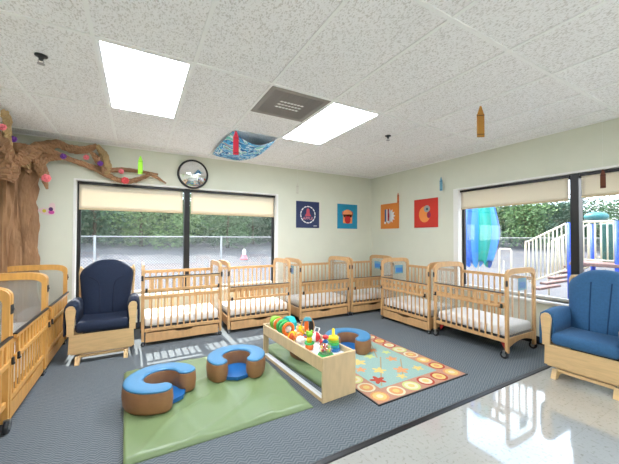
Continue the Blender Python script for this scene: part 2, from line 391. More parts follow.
for x, y, lab in ((-.607, 2.775, 'black ceiling sprinkler left of the left light'), (2.712, 2.806, 'dark ceiling sprinkler right of the middle light')):
    r = thing('sprinkler', lab, 'sprinkler', (x, y, CH+.003))
    b = MB(); b.lathe([(.038, 0), (.036, -.006), (.018, -.01), (.012, -.03), (.012, -.034)], seg=20); b.build('collar', M['black'], r)
    b = MB(); b.tube([(-.012, 0, -.03), (-.016, 0, -.045), (0, 0, -.058)], .003, 6); b.tube([(.012, 0, -.03), (.016, 0, -.045), (0, 0, -.058)], .003, 6); b.lathe([(.022, -.06), (.022, -.057)], seg=16); b.build('deflector', M['steel'], r)

# painted cloth sagging beneath the ceiling cell
def painted():
    m = bpy.data.materials.new('painted_cloth'); m.use_nodes = True; n = m.node_tree.nodes; l = m.node_tree.links; b = n['Principled BSDF']; b.inputs['Roughness'].default_value = .8
    t = n.new('ShaderNodeTexCoord'); z = n.new('ShaderNodeTexNoise'); z.inputs['Scale'].default_value = 5.5; z.inputs['Detail'].default_value = 1.5; z.inputs['Distortion'].default_value = 1.0
    l.new(t.outputs['Object'], z.inputs['Vector']); r = n.new('ShaderNodeValToRGB'); r.color_ramp.interpolation = 'CONSTANT'
    cs = [(0, (30, 70, 130)), (.36, (60, 150, 205)), (.44, (225, 240, 245)), (.48, (90, 180, 225)), (.54, (20, 95, 165)), (.58, (235, 245, 245)), (.62, (120, 205, 200)), (.68, (200, 50, 100))]
    e = r.color_ramp.elements; e[0].position = 0; e[0].color = (*lin(cs[0][1]), 1); e[1].position = cs[1][0]; e[1].color = (*lin(cs[1][1]), 1)
    for p, c in cs[2:]: q = e.new(p); q.color = (*lin(c), 1)
    l.new(z.outputs['Fac'], r.inputs['Fac']); l.new(r.outputs['Color'], b.inputs['Base Color']); return m
M['painted'] = painted()
b = MB(); n = 20; V = []
cx0, cx1, cy0, cy1 = .975, 1.54, 3.58, 4.72
for j in range(n+1):
    row = []
    for i in range(n+1):
        u, v = i/n, j/n
        sag = .12*math.sin(PI*u)**.8*(1-.45*v)+.05*math.sin(PI*v)
        x = cx0+(cx1-cx0)*u-.05*math.sin(PI*v)*(1-u); y = cy0+(cy1-cy0)*v-.06*math.sin(PI*u)*(v)
        row.append(b.bm.verts.new((x, y, CH-.008-sag+.006*math.sin(9*u+5*v))))
    V.append(row)
for j in range(n):
    for i in range(n): f = b.bm.faces.new((V[j][i], V[j][i+1], V[j+1][i+1], V[j+1][i])); f.smooth = True
tag(b.build('painted_cloth', M['painted'], solid=.003), 'blue and white painted cloth sagging under the ceiling by the red paper crayon', 'hanging')

# ------------------------------------------------------------------ hanging paper crayons
def crayon(name, rgb, dark, x, y, ztop, h, label, rz, string=True):
    r = thing('paper_crayon', label, 'paper crayon', (x, y, ztop-h), rz, 'paper crayons')
    w = h*.23; m1 = P(name+'_paper', rgb, .8); m2 = P(name+'_band', dark, .8)
    b = MB(); b.prism([(-w/2, 0, 0), (w/2, 0, 0), (w/2, 0, h*.74), (w*.42, 0, h*.755), (w*.1, 0, h), (-w*.1, 0, h), (-w*.42, 0, h*.755), (-w/2, 0, h*.74)], (0, .003, 0)); b.build('cutout', m1, r)
    b = MB()
    for z in (.07, .68): b = MB(); b.box(-w/2, w/2, -.0012, 0.0042, h*z, h*(z+.035), 0); b.build('band', m2, r)
    if string:
        b = MB(); b.tube([(0, .0015, h), (0, .0015, CH-(ztop-h)-.004)], .0007, 4); b.build('string', M['white'], r)
crayon('red', (178, 24, 48), (120, 15, 30), 1.1*.70, 3.9*.70, 2.30, .22, 'red paper crayon hanging before the painted ceiling cloth', -.3)
crayon('amber', (170, 118, 44), (110, 72, 24), 3.0*.755, 1.80*.755, 2.335, .238, 'amber paper crayon hanging by itself near the right side of the ceiling', -.6)
crayon('lime', (150, 215, 50), (110, 180, 30), .021*.9, 4.9*.9, 2.357, .228, 'lime green paper crayon hanging over the tree branch by the left window', 0)
crayon('sky', (110, 165, 190), (70, 110, 140), 4.30, 3.245, 2.32, .225, 'pale blue paper crayon hanging above the red poster', -PI/2)
crayon('rust', (215, 115, 60), (130, 60, 30), 4.35, 4.235, 2.19, .19, 'orange paper crayon above the corner of the orange poster', -PI/2, True)
crayon('brown', (105, 55, 35), (70, 35, 20), 4.12, 1.212, 2.03, .19, 'brown paper crayon hanging in front of the right window blind', -PI/2)
crayon('pale', (215, 213, 198), (190, 188, 172), 2.56, 4.98, 2.33, .2, 'white paper crayon hanging above the navy poster', 0)

# ------------------------------------------------------------------ posters
def poster(loc, rz, base, label):
    r = thing('poster', label, 'poster', loc, rz, 'square posters on the walls')
    b = MB(); b.box(-.25, .25, -.012, -.001, -.25, .25, .002); b.build('canvas', base, r); return r
def disc(b, cx, cz, rx, rz_, mi=0, y=-.0135, a0=0, a1=2*PI, n=28):
    pts = [(cx+rx*math.cos(a0+(a1-a0)*k/n), y, cz+rz_*math.sin(a0+(a1-a0)*k/n)) for k in range(n if a1-a0 > 6.2 else n+1)]
    b.prism(pts, (0, .0016, 0), mi)
def rect(b, x0, x1, z0, z1, mi=0, y=-.0135): b.prism([(x0, y, z0), (x1, y, z0), (x1, y, z1), (x0, y, z1)], (0, .0016, 0), mi)
r = poster((2.805, YF, 1.757), 0, P('poster_navy', (34, 48, 92)), 'navy blue poster with a white dashed ring and red emblem')
b = MB()
for k in range(14):
    a = 2*PI*k/14; n = 5; aa = [a+j*.36/n for j in range(n+1)]
    b.band([(.165*math.cos(q), -.0135, .165*math.sin(q)) for q in aa], [(.145*math.cos(q), -.0135, .145*math.sin(q)) for q in aa], (0, .0016, 0))
b.build('ring', M['white'], r)
b = MB(); rect(b, .12, .2, -.215, -.205); b.build('signature', M['white'], r)
b = MB(); b.prism([(-.07, -.0135, -.03), (.07, -.0135, -.03), (.035, -.0135, .03), (.03, -.0135, .1), (0, -.0135, .125), (-.03, -.0135, .1), (-.035, -.0135, .03)], (0, .0016, 0)); b.build('emblem', P('rose', (205, 80, 95)), r)
tcv = bpy.data.curves.new('lettering', 'FONT'); tcv.body = 'APPLE'; tcv.size = .075; tcv.align_x = 'CENTER'; tcv.extrude = .0008; tcv.space_character = 1.1
to = bpy.data.objects.new('tmp', tcv); COL.objects.link(to); bpy.context.view_layer.update()
dg = bpy.context.evaluated_depsgraph_get(); me = bpy.data.meshes.new_from_object(to.evaluated_get(dg)); bpy.data.objects.remove(to)
lo = bpy.data.objects.new('lettering', me); COL.objects.link(lo); me.materials.append(P('rose2', (235, 150, 160))); lo.parent = r; lo.location = (0, -.0135, -.095); lo.rotation_euler.x = PI/2
r = poster((3.735, YF, 1.757), 0, P('poster_teal', (20, 140, 178)), 'teal poster with an orange face and red mouth')
b = MB(); disc(b, 0, .05, .115, .09); rect(b, -.115, .115, -.14, .04); disc(b, -.1, .06, .04, .05, 1, -.0128); disc(b, .1, .06, .04, .05, 1, -.0128)
b.build('face', [P('face', (238, 150, 95)), P('ear', (170, 90, 80))], r)
b = MB(); disc(b, 0, -.065, .075, .085, 0, -.0142); disc(b, -.075, .0, .022, .02, 1, -.0142); disc(b, .075, .0, .022, .02, 1, -.0142); b.build('features', [P('mouth', (190, 30, 35)), M['black']], r)
r = poster((XR, 4.483, 1.757), -PI/2, P('poster_orange', (222, 132, 52)), 'orange poster with blue and red stripes and a white burst')
b = MB()
rect(b, -.13, -.085, -.12, .14); b.build('stripe', P('st_blue', (50, 95, 150)), r)
b = MB(); rect(b, -.08, -.055, -.12, .14); b.build('stripe', M['white'], r)
b = MB(); rect(b, -.05, .0, -.14, .14); b.build('stripe', P('st_red', (165, 25, 40)), r)
b = MB()
for k in range(7):
    a = -PI/2+PI*k/6; ux, uz = math.cos(a), math.sin(a)
    b.prism([(.01-uz*.01, -.0135, ux*.01), (.01+ux*.10-uz*.024, -.0135, uz*.10+ux*.024), (.01+ux*.15, -.0135, uz*.15), (.01+ux*.10+uz*.024, -.0135, uz*.10-ux*.024), (.01+uz*.01, -.0135, -ux*.01)], (0, .0016, 0))
b.build('burst', P('offw', (225, 225, 228)), r)
for q_ in ((-.12, -.13, .025, .025), (-.03, -.12, .02, .03)): b = MB(); disc(b, *q_, 0, -.0152); b.build('dot', M['offw'], r)
r = poster((XR, 3.61, 1.757), -PI/2, P('poster_red', (205, 48, 36)), 'red poster with an orange rounded shape and grey bird')
b = MB(); disc(b, -.02, -.02, .12, .14, 0, -.0135, PI*.45, PI*1.95); b.build('orange_shape', P('oshape', (240, 145, 70)), r)
b = MB(); disc(b, .03, .075, .065, .06, 0, -.0142); disc(b, .035, .07, .022, .022, 1, -.0150); disc(b, .07, -.035, .04, .055, 2, -.0142); b.build('bird', [P('bgrey', (160, 160, 155)), P('bteal', (30, 85, 90)), P('bmag', (150, 30, 75))], r)
# round security mirror above the left window
r = thing('round_mirror', 'round convex security mirror above the left window', 'mirror', (.74, YF, 2.305))
b = MB(); R = .222
b.lathe([(R, -.005), (R+.006, -.012), (R+.006, -.04), (R-.008, -.045), (R-.012, -.035)], axis='y', seg=48); b.build('rim', M['black'], r)
b = MB(); prof = [(R-.01, -.036)]
for k in range(1, 13): q = (R-.01)*(1-k/12); prof.append((q, -.036-.075*(1-(q/(R-.01))**2)))
b.lathe(prof, axis='y', seg=48); b.build('mirror_face', M['mirror'], r)

# paper bird on the wall
r = thing('paper_bird', 'pink and white paper bird cutout taped beside the tree trunk', 'wall decoration', (-1.02, YF, 1.66))
b = MB(); b.prism([(-.1, -.004, .0), (-.04, -.004, .035), (.02, -.004, .03), (.03, -.004, .09), (.06, -.004, .105), (.085, -.004, .09), (.09, -.004, .0), (.08, -.004, -.05), (.02, -.004, -.06), (-.03, -.004, -.045)], (0, .003, 0)); b.build('body', P('ppink', (232, 205, 205), .8), r)
b = MB(); disc(b, -.02, -.005, .02, .022, 0, -.006); disc(b, .045, .02, .022, .025, 1, -.006); disc(b, .05, -.02, .03, .025, 2, -.0055); b.build('spots', [P('spoty', (222, 205, 60)), P('spotp', (70, 20, 90)), P('spotm', (210, 80, 165))], r)

# ------------------------------------------------------------------ paper tree
tree = thing('paper_tree', 'crumpled brown paper tree standing in the left corner with branches over the window', 'paper tree', (-1.42, 4.86, 0))
def crumple(p, s=1): return noise.noise(Vector(p)*s)
b = MB(); nh, na = 120, 110; V = []
for j in range(nh+1):
    z = .02+2.40*j/nh; row = []
    base = .29 if z < 1.9 else .29+.04*(z-1.9)
    base *= 1-.07*math.sin((z-.9)*2.2)
    for i in range(na):
        a = 2*PI*i/na
        c = (math.cos(a)*1.4, math.sin(a)*1.4)
        g = 1-abs(noise.noise(Vector((c[0]*3.2, c[1]*3.2, z*.6))))*3
        g2 = 1-abs(noise.noise(Vector((c[0]*5, c[1]*5, z*1.9+7))))*2
        rr = base*(.70+.34*g+.18*g2+.10*noise.noise(Vector((c[0]*6, c[1]*6, z*4))))
        yy = math.sin(a)*rr
        if yy > .15: yy = .15
        if yy < 0: yy = max(yy*.52, -.2)
        row.append(b.bm.verts.new((max(math.cos(a)*rr*1.12, -.32), yy, z)))
    V.append(row)
for j in range(nh):
    for i in range(na): b.bm.faces.new((V[j][i], V[j][(i+1) % na], V[j+1][(i+1) % na], V[j+1][i]))
b.build('trunk', M['paper'], tree)
# branches are laid out in room coordinates
def ray(px, py, Y):
    u = (px-309.5)/303.5; q = -(py-232)/303.5
    Fq = math.cos(PITCH)-q*math.sin(PITCH); Z = math.sin(PITCH)+q*math.cos(PITCH)
    d = Vector((Fq*_s+u*_c, Fq*_c-u*_s, Z)); return d*(Y/d.y)+Vector((0, 0, EYE))
def branch(pts, radii, m, name='branch'):
    P0 = [ray(*p) for p in pts]; P0 = [Vector((p.x, min(p.y, YF-.04), min(p.z, CH-.05))) for p in P0]
    fine = []; rf = []
    for i in range(len(P0)-1):
        for k in range(7):
            t = k/7; fine.append(P0[i].lerp(P0[i+1], t)); rf.append(radii[i]*(1-t)+radii[i+1]*t)
    fine.append(P0[-1]); rf.append(radii[-1])
    bb = MB(); seg = 14; rings = []
    for i, p in enumerate(fine):
        d = (fine[min(i+1, len(fine)-1)]-fine[max(i-1, 0)]).normalized(); a = Vector((0, 1, 0)); a = (a-d*a.dot(d)).normalized(); c = d.cross(a); ring = []
        for k in range(seg):
            th = 2*PI*k/seg+i*.22
            rr = rf[i]*(.85+.55*(abs(math.sin(th*2+i*.15))-.5)+.35*noise.noise(p*14+Vector((k, 0, 0))))
            q = p+(a*math.cos(th)+c*math.sin(th))*rr-tree.location
            q.y = min(q.y, YF-.006-tree.location.y); q.z = min(q.z, CH-.012)
            ring.append(bb.bm.verts.new(q))
        rings.append(ring)
    for i in range(len(rings)-1):
        for k in range(seg): bb.bm.faces.new((rings[i][k], rings[i][(k+1) % seg], rings[i+1][(k+1) % seg], rings[i+1][k]))
    bb.bm.faces.new(rings[0][::-1]); bb.bm.faces.new(rings[-1])
    return bb.build(name, m, tree)
branch([(20, 160, 4.8), (36, 150, 4.85), (57, 144, 4.9), (70, 150, 4.92), (85, 151, 4.93), (97, 145, 4.93)], [.09, .07, .052, .05, .045, .03], M['paper'])
branch([(97, 145, 4.93), (103, 155, 4.93), (107, 168, 4.93), (107, 176, 4.93)], [.03, .05, .05, .03], M['papert'])
branch([(24, 172, 4.82), (45, 158, 4.88), (62, 157, 4.92), (78, 163, 4.94), (95, 169, 4.94), (108, 176, 4.94), (118, 181, 4.93), (130, 182, 4.93), (141, 179, 4.93), (150, 175, 4.93), (157, 178, 4.93), (166, 184, 4.93)], [.08, .055, .04, .035, .035, .035, .035, .035, .03, .025, .02, .01], M['paper'])
branch([(106, 171, 4.93), (122, 170, 4.94), (140, 172, 4.95), (158, 175, 4.95)], [.03, .028, .025, .012], M['paper'])
branch([(90, 152, 4.9), (97, 160, 4.9), (105, 172, 4.9)], [.02, .04, .03], M['paper'])
branch([(26, 150, 4.75), (38, 163, 4.75), (44, 176, 4.75), (47, 190, 4.75)], [.09, .065, .045, .012], M['paper'])
branch([(4, 110, 4.05), (7, 122, 4.2), (6, 138, 4.4), (9, 152, 4.55), (18, 163, 4.65), (30, 166, 4.7)], [.03, .04, .035, .035, .035, .04], M['papert'])
branch([(2, 180, 4.6), (10, 165, 4.6), (22, 158, 4.65), (40, 150, 4.8), (60, 156, 4.88)], [.10, .09, .085, .055, .035], M['paper'])
branch([(-8, 150, 4.5), (0, 136, 4.35), (3, 150, 4.5), (12, 172, 4.6)], [.06, .06, .07, .07], M['paper'])
for px, py, Y, c in ((2, 128, 4.1, 'pink'), (13, 140, 4.45, 'purple'), (46, 179, 4.66, 'pink'), (63, 157, 4.78, 'purple'), (86, 158, 4.86, 'pink'), (100, 164, 4.84, 'purple'), (121, 172, 4.86, 'pink'), (125, 181, 4.86, 'coral')):
    p = ray(px, py, Y)-tree.location; b = MB(); rr = .045 if c in ('coral',) or px == 46 else .032
    for k in range(7):
        a = 2*PI*k/7; b.sphere((p.x+rr*.6*math.cos(a), p.y+.008*(k % 2), p.z+rr*.6*math.sin(a)), rr*.5, (1, .5, 1), 0, 8, 6)
    b.sphere((p.x, p.y-.014, p.z), rr*.45, (1, .6, 1), 0, 8, 6)
    b.build('tissue_flower', P(c, (225, 80, 85), .8), tree)

# ------------------------------------------------------------------ cribs
CL, CD, CHT = .95, .62, .985
def arch_pts(y0, y1, zb, zs, zt, n=20):
    """outline up one side, over the arch and down the other"""
    out = [(y0, zb), (y0, (zb+zs)/2), (y0, zs)]
    for k in range(1, n):
        t = k/n; a = PI*(1-t); cy = (y0+y1)/2; hw = (y1-y0)/2
        cs, sn = math.cos(a), math.sin(a)
        ex = .42
        out.append((cy+hw*math.copysign(abs(cs)**ex, cs), zs+(zt-zs)*abs(sn)**.8))
    out += [(y1, zs), (y1, (zb+zs)/2), (y1, zb)]
    return out
def make_crib(label, wood, gate=(.45, .63), evac=False, papers=(), pane=None, solid_back=False):
    r = thing('crib', label, 'crib')
    W = [wood, M['black']]
    h = CL/2; D = CD/2
    for sx in (-1, 1):
        xa = sx*h - (.03 if sx > 0 else 0)
        b = MB()
        o = [(xa, y, z) for y, z in arch_pts(-D, D, .062, .90, CHT)]; i = [(xa, y, z) for y, z in arch_pts(-D+.038, D-.038, .062, .865, CHT-.062)]
        b.band(o, i, (.03, 0, 0))
        if evac:
            n = 10; top = [(xa+.004, -D+.03+(CD-.06)*k/n, .22) for k in range(n+1)]; bot = [(xa+.004, -D+.03+(CD-.06)*k/n, .12+.055*math.sin(PI*k/n)) for k in range(n+1)]
            b.band(top, bot, (.022, 0, 0))
        else: b.box(xa+.004, xa+.026, -D+.03, D-.03, .10, .22, .002)
        e = b.build('end_panel', wood, r)
        b = MB(); b.prism([(xa+.012, y, z) for y, z in arch_pts(-D+.03, D-.03, .21, .87, CHT-.055)], (.005, 0, 0)); b.build('pane', pane or M['plexi'], e)
        for s2 in papers:
            if s2 == sx:
                b = MB(); xs = xa-.003 if sx > 0 else xa+.033
                b.box(xs, xs+.001, -.02, .16, .72, .86, 0, 0); b.box(xs-.001, xs+.002, .0, .14, .745, .815, 0, 1)
                p_ = b.build('paper_sign', [P('sky_paper', (150, 195, 230), .8), P('print', (70, 130, 200), .8)], e); p_['label'] = 'pale blue paper sign taped to the clear panel'
    def rail(y, z0, z1, th, nslat, name, toph=.04, both=.04, strip=False, thick=.02):
        b = MB(); x0, x1 = -h+.032, h-.032
        b.box(x0, x1, y-thick/2, y+thick/2, z1-toph, z1, .003); b.box(x0, x1, y-thick/2, y+thick/2, z0, z0+both, .003)
        for k in range(nslat):
            x = x0+(x1-x0)*(k+1)/(nslat+1); b.box(x-th/2, x+th/2, y-.006, y+.006, z0+both-.004, z1-toph+.004, .002)
        if strip: b.box(x0, x1, y-thick/2-.003, y+thick/2+.001, z1-.003, z1+.007, .001, 1)
        return b.build(name, W, r)
    rail(D-.015, .19, .86, .018, 11, 'back_rail')
    rail(-D+.018, .17, .605, .018, 11, 'front_rail')
    g0, g1 = gate
    g = rail(-D-.010, g0, g1, .034, 10, 'gate', .028, .035, True, .022)
    for sx in (-1, 1):
        b = MB(); b.box(sx*(h-.05)-.012, sx*(h-.05)+.012, -D-.034, -D-.021, g0+.0, g0+.05, .003); b.tube([(sx*(h-.05), -D-.036, g0+.012), (sx*(h-.05)-.02, -D-.036, g0+.01)], .006, 8)
        b.build('latch', M['black'], r)
        b = MB(); b.box(sx*(h-.004)-.012, sx*(h-.004)+.012, -D-.006, -D+.0, .79, .855, .002); b.tube([(sx*(h-.004), -D-.012, .82), (sx*(h-.004), -D, .82)], .008, 8); b.build('bracket', M['rubber'], r)
    b = MB(); b.box(-h+.035, h-.035, -D+.035, D-.03, .225, .335, .03, seg=3); q = b.build('mattress', M['mattress'], r)
    for f in q.data.polygons: f.use_smooth = True
    b = MB(); b.box(-h+.034, h-.034, -D+.03, D-.026, .205, .222, .002); b.build('mattress_board', M['black'], r)
    if evac:
        b = MB()
        for sx in (-1, 1):
            b.prism([(sx*(h-.05), -D+.06, .20), (sx*(h-.14), -D+.06, .20), (sx*(h-.06), -D+.06, .085)], (0, .02, 0))
        q = b.build('evacuation_sling', M['red'], r); q['label'] = 'red cloth sling under the mattress'
    else:
        b = MB(); x0, x1 = -h+.045, h-.045; yf = -D+.012
        n = 8
        top = [(x0, yf, .155), (-.11, yf, .155)]+[(-.11+.22*k/n, yf, .155-.024*math.sin(PI*k/n)**.5) for k in range(1, n)]+[(.11, yf, .155), (x1, yf, .155)]
        b.prism(top+[(x1, yf, .045), (x0, yf, .045)], (0, .02, 0)); 
        b.box(x0+.01, x0+.025, yf+.02, D-.06, .05, .14, 0); b.box(x1-.025, x1-.01, yf+.02, D-.06, .05, .14, 0); b.box(x0+.025, x1-.025, yf+.02, D-.06, .05, .06, 0); b.box(x0+.025, x1-.025, D-.075, D-.06, .05, .14, 0)
        b.build('drawer', W, r)
    R = .042 if evac else .024
    for sx in (-1, 1):
        for sy in (-1, 1):
            b = MB(); cx, cy = sx*(h-.018), sy*(D-.022)
            if evac: cx, cy = sx*(h-.035), sy*(D-.0)
            b.lathe([(R, -.012), (R, .012)], (cx, cy, R+.001), 16, 0, 'y'); b.lathe([(R*.5, -.014), (R*.5, .014)], (cx, cy, R+.001), 12, 1, 'y')
            b.tube([(cx, cy, R), (cx*.995, cy, .07)], .007, 8, 1); b.box(cx-.012, cx+.012, cy-.018, cy+.018, 2*R-.002 if not evac else .062, .068 if not evac else .09, .002, 1)
            b.build('caster', [M['rubber'], M['steel']], r)
    return r
Gr = 'wooden cribs along the walls'
def put(o, x, y, rz): o.location = (x, y, .004); o.rotation_euler.z = rz; o['group'] = Gr
W_ = M['wood']
put(make_crib('wooden crib right of the navy chair with its slatted gate raised', W_, (.655, .835)), .05+CL/2, 4.17+CD/2, 0)
put(make_crib('wooden crib second from the navy chair, under the window', W_, (.45, .635)), 1.085+CL/2, 4.17+CD/2, 0)
put(make_crib('wooden crib between window and corner, blue sign on its left end', W_, (.44, .63), papers=(-1,)), 2.185+CL/2, 4.15+CD/2, 0)
put(make_crib('wooden crib in the far corner under the teal poster', W_, (.44, .635), papers=(1,)), 3.165+CL/2, 4.13+CD/2, 0)
put(make_crib('wooden crib with drawer along the right wall, under the orange and red posters', W_, (.50, .68), papers=(-1,)), 3.48+CD/2, 2.82+CL/2, -PI/2)
put(make_crib('open-bottomed wooden crib on big casters beside the blue chair', W_, (.55, .715), evac=True, papers=(1,)), 3.52+CD/2, 1.83+CL/2, -PI/2)
WL = M['woodL']
put(make_crib('amber wooden crib in the left corner in front of the paper tree', WL, (.46, .64)), -.752-CD/2, 3.815+CL/2, PI/2)
put(make_crib('amber wooden crib in the middle of the left row', WL, (.46, .64)), -.752-CD/2, 2.85+CL/2, PI/2)
put(make_crib('amber wooden crib on big casters cut by the left picture edge', WL, (.46, .64), evac=True), -.752-CD/2, 1.885+CL/2, PI/2)

# ------------------------------------------------------------------ glider chairs
def make_glider(label, fab, seam, wood, loc, rz, bh=.685):
    r = thing('glider_chair', label, 'glider chair', loc, rz)
    # local: front at y=0 facing -y, x centred
    for sx in (-1, 1):
        b = MB(); x = sx*.215
        b.prism([(x-.02, -.03, 0), (x-.02, .03, 0), (x-.02, .06, .025), (x-.02, .50, .025), (x-.02, .53, 0), (x-.02, .60, 0), (x-.02, .56, .055), (x-.02, .50, .07), (x-.02, .07, .07), (x-.02, .01, .085)], (.04, 0, 0)); b.build('runner', wood, r)
        b = MB(); b.box(x-.012, x+.012, .12, .145, .06, .24, .003); b.box(x-.012, x+.012, .42, .445, .06, .24, .003); b.build('glide_arm', M['rubber'], r)
    for q_ in ((.02, .045, .06, .09), (.5, .525, .035, .065)): b = MB(); b.box(-.2, .2, *q_, .004); b.build('stretcher', wood, r)
    b = MB(); b.prism([(-.295, .0, .115), (.295, .0, .115), (.285, -.012, .31), (-.285, -.012, .31)], (0, .022, 0)); b.box(-.275, .275, .012, .03, .10, .13, .003); b.build('apron', wood, r)
    for sx in (-1, 1):
        b = MB(); xi = sx*.285
        b.box(min(xi, xi-sx*.02), max(xi, xi-sx*.02), .02, .56, .13, .31, .003); b.build('side_rail', wood, r)
        b = MB(); x0 = sx*.245                                        # arm front panel, rounded and flaring at the top
        prof = [(0, .30), (.0, .42), (-.008, .50), (-.012, .555), (0.0, .59), (.02, .605), (.045, .605), (.066, .59), (.074, .56), (.07, .50), (.062, .42), (.06, .30)]
        b.prism([(x0+sx*p, -.012, z) for p, z in prof], (0, .024, 0)); b.build('arm_front', wood, r)
        b = MB(); b.box(min(x0+sx*.02, x0+sx*.05), max(x0+sx*.02, x0+sx*.05), .012, .52, .52, .55, .003); b.box(min(x0+sx*.02, x0+sx*.05), max(x0+sx*.02, x0+sx*.05), .47, .50, .3, .53, .003); b.build('arm_rail', wood, r)
        b = MB(); n = 12; rings = []
        for j in range(n+1):
            y = .016+.47*j/n; s_ = .9+.1*math.sin(PI*j/n)
            pr_ = [(-.03, .40), (-.028, .54), (-.015, .605), (.02, .63), (.06, .63), (.092, .605), (.1, .55), (.104, .42), (.1, .30), (.082, .30), (.086, .5), (.04, .555), (-.01, .5), (-.014, .40)]
            rings.append([b.bm.verts.new((x0+sx*(.02+(p-.02)*s_), y, z if z < .5 else .5+(z-.5)*s_)) for p, z in pr_])
        for j in range(n):
            for k in range(len(rings[0])):
                k2 = (k+1) % len(rings[0]); f = b.bm.faces.new((rings[j][k], rings[j][k2], rings[j+1][k2], rings[j+1][k])); f.smooth = True
        b.bm.faces.new(rings[0]); b.bm.faces.new(rings[-1][::-1]); b.build('arm_cushion', fab, r)
        b = MB(); b.tube([(sx*.25, .50, .16), (sx*.262, .53, .5), (sx*.28, .60, .89), (sx*.27, .62, .96 if bh > .67 else .93)], .014, 8); b.build('back_post', wood, r)
    b = MB(); b.tube([(-.27, .62, .92), (-.15, .63, .935), (0, .63, .94), (.15, .63, .935), (.27, .62, .92)], .016, 8); b.build('back_frame', wood, r)
    # seat cushion
    b = MB(); b.box(-.242, .242, -.02, .46, .315, .43, .045, seg=4); q = b.build('seat_cushion', fab, r)
    for f in q.data.polygons: f.use_smooth = True
    # back cushion
    b = MB(); nx, nz = 24, 26; FV = []; BV = []
    def pt(u, v, side):
        z = .36+bh*v; hw = .225+.05*min(1, v*1.25)
        if v > .72: hw *= 1-((v-.72)/.28)**3*.20
        x = u*hw; top = .0
        yb = .41+.16*v; puff = .055*(1-abs(u)**4)*(1-(2*v-1)**6)**.5+.012
        z -= (.085*abs(u)**2.4*(v-.5)/.5 if v > .5 else 0)
        return (x, yb-puff if side else yb+puff*.6, z)
    for j in range(nz+1):
        v = j/nz; FV.append([b.bm.verts.new(pt(-1+2*i/nx, v, 1)) for i in range(nx+1)]); BV.append([b.bm.verts.new(pt(-1+2*i/nx, v, 0)) for i in range(nx+1)])
    for j in range(nz):
        for i in range(nx):
            for A, fl in ((FV, 0), (BV, 1)):
                f = b.bm.faces.new((A[j][i], A[j][i+1], A[j+1][i+1], A[j+1][i])); f.smooth = True
        b.bm.faces.new((FV[j][0], FV[j+1][0], BV[j+1][0], BV[j][0])); b.bm.faces.new((FV[j][nx], FV[j+1][nx], BV[j+1][nx], BV[j][nx]))
    for i in range(nx):
        b.bm.faces.new((FV[0][i], FV[0][i+1], BV[0][i+1], BV[0][i])); b.bm.faces.new((FV[nz][i], FV[nz][i+1], BV[nz][i+1], BV[nz][i]))
    q = b.build('back_cushion', fab, r)
    b = MB()
    for sx in (-1, 1):
        seq = [(.28, .12), (.27, .25), (.27, .4), (.28, .55), (.33, .63), (.48, .69), (.66, .74)] if fab == M['navy'] else [(.28, .1), (.28, .3), (.28, .5), (.28, .7), (.28, .82)]
        pts = [];
        for a_, (u, v) in enumerate(seq): p_ = pt(sx*u, v, 1); pts.append((p_[0], p_[1]-.001, p_[2]))
        b.tube(pts, .0055, 6)
    b.build('seam', seam, q)
    return r
make_glider('navy cushioned wooden glider chair by the left window', M['navy'], M['seamn'], M['woodc'], (-.315, 3.93, .004), 0)
make_glider('blue cushioned wooden glider chair at the right, on the tile floor', M['denim'], M['seamd'], M['woodc'], (3.46, 1.165, 0), -PI/2+.03, .655)

# ------------------------------------------------------------------ mat, rug, cushions
b = MB(); x0, x1, y0, y1 = -.10, 1.205, 2.06, 3.45
n = 60; V = []
def mat_z(x, y):
    d = min(x-x0, x1-x, y-y0, y1-y); e = min(1, max(0, d/.03))**.5
    wv = noise.noise(Vector((x*1.3+y*.9, y*2.4-x*2.2, 0)))*2; wr = max(0, 1-abs(wv)*3.2)**2*.011
    wv2 = noise.noise(Vector((x*4.5+3, y*1.5+2, 4)))*2; wr += max(0, 1-abs(wv2)*3.5)**2*.006
    return .010+(.026+wr+.004*noise.noise(Vector((x*3, y*3, 2))))*e
for j in range(n+1):
    row = []
    for i in range(n+1):
        u, v = i/n, j/n
        u = .5-.5*math.cos(PI*u) if False else u
        x = x0+(x1-x0)*u; y = y0+(y1-y0)*v
        x += .042*(1-v)*(1-u); y += .0
        row.append(b.bm.verts.new((x, y, mat_z(x, y))))
    V.append(row)
for j in range(n):
    for i in range(n): f = b.bm.faces.new((V[j][i], V[j][i+1], V[j+1][i+1], V[j+1][i])); f.smooth = True
ring = [V[0][i] for i in range(n+1)]+[V[j][n] for j in range(1, n+1)]+[V[n][i] for i in range(n-1, -1, -1)]+[V[j][0] for j in range(n-1, 0, -1)]
low = [b.bm.verts.new((v.co.x, v.co.y, .005)) for v in ring]
for k in range(len(ring)): b.bm.faces.new((ring[k], ring[(k+1) % len(ring)], low[(k+1) % len(ring)], low[k]))
b.bm.faces.new(low)
o = b.build('play_mat', M['greenv']); tag(o, 'green vinyl play mat lying on the carpet', 'play mat')

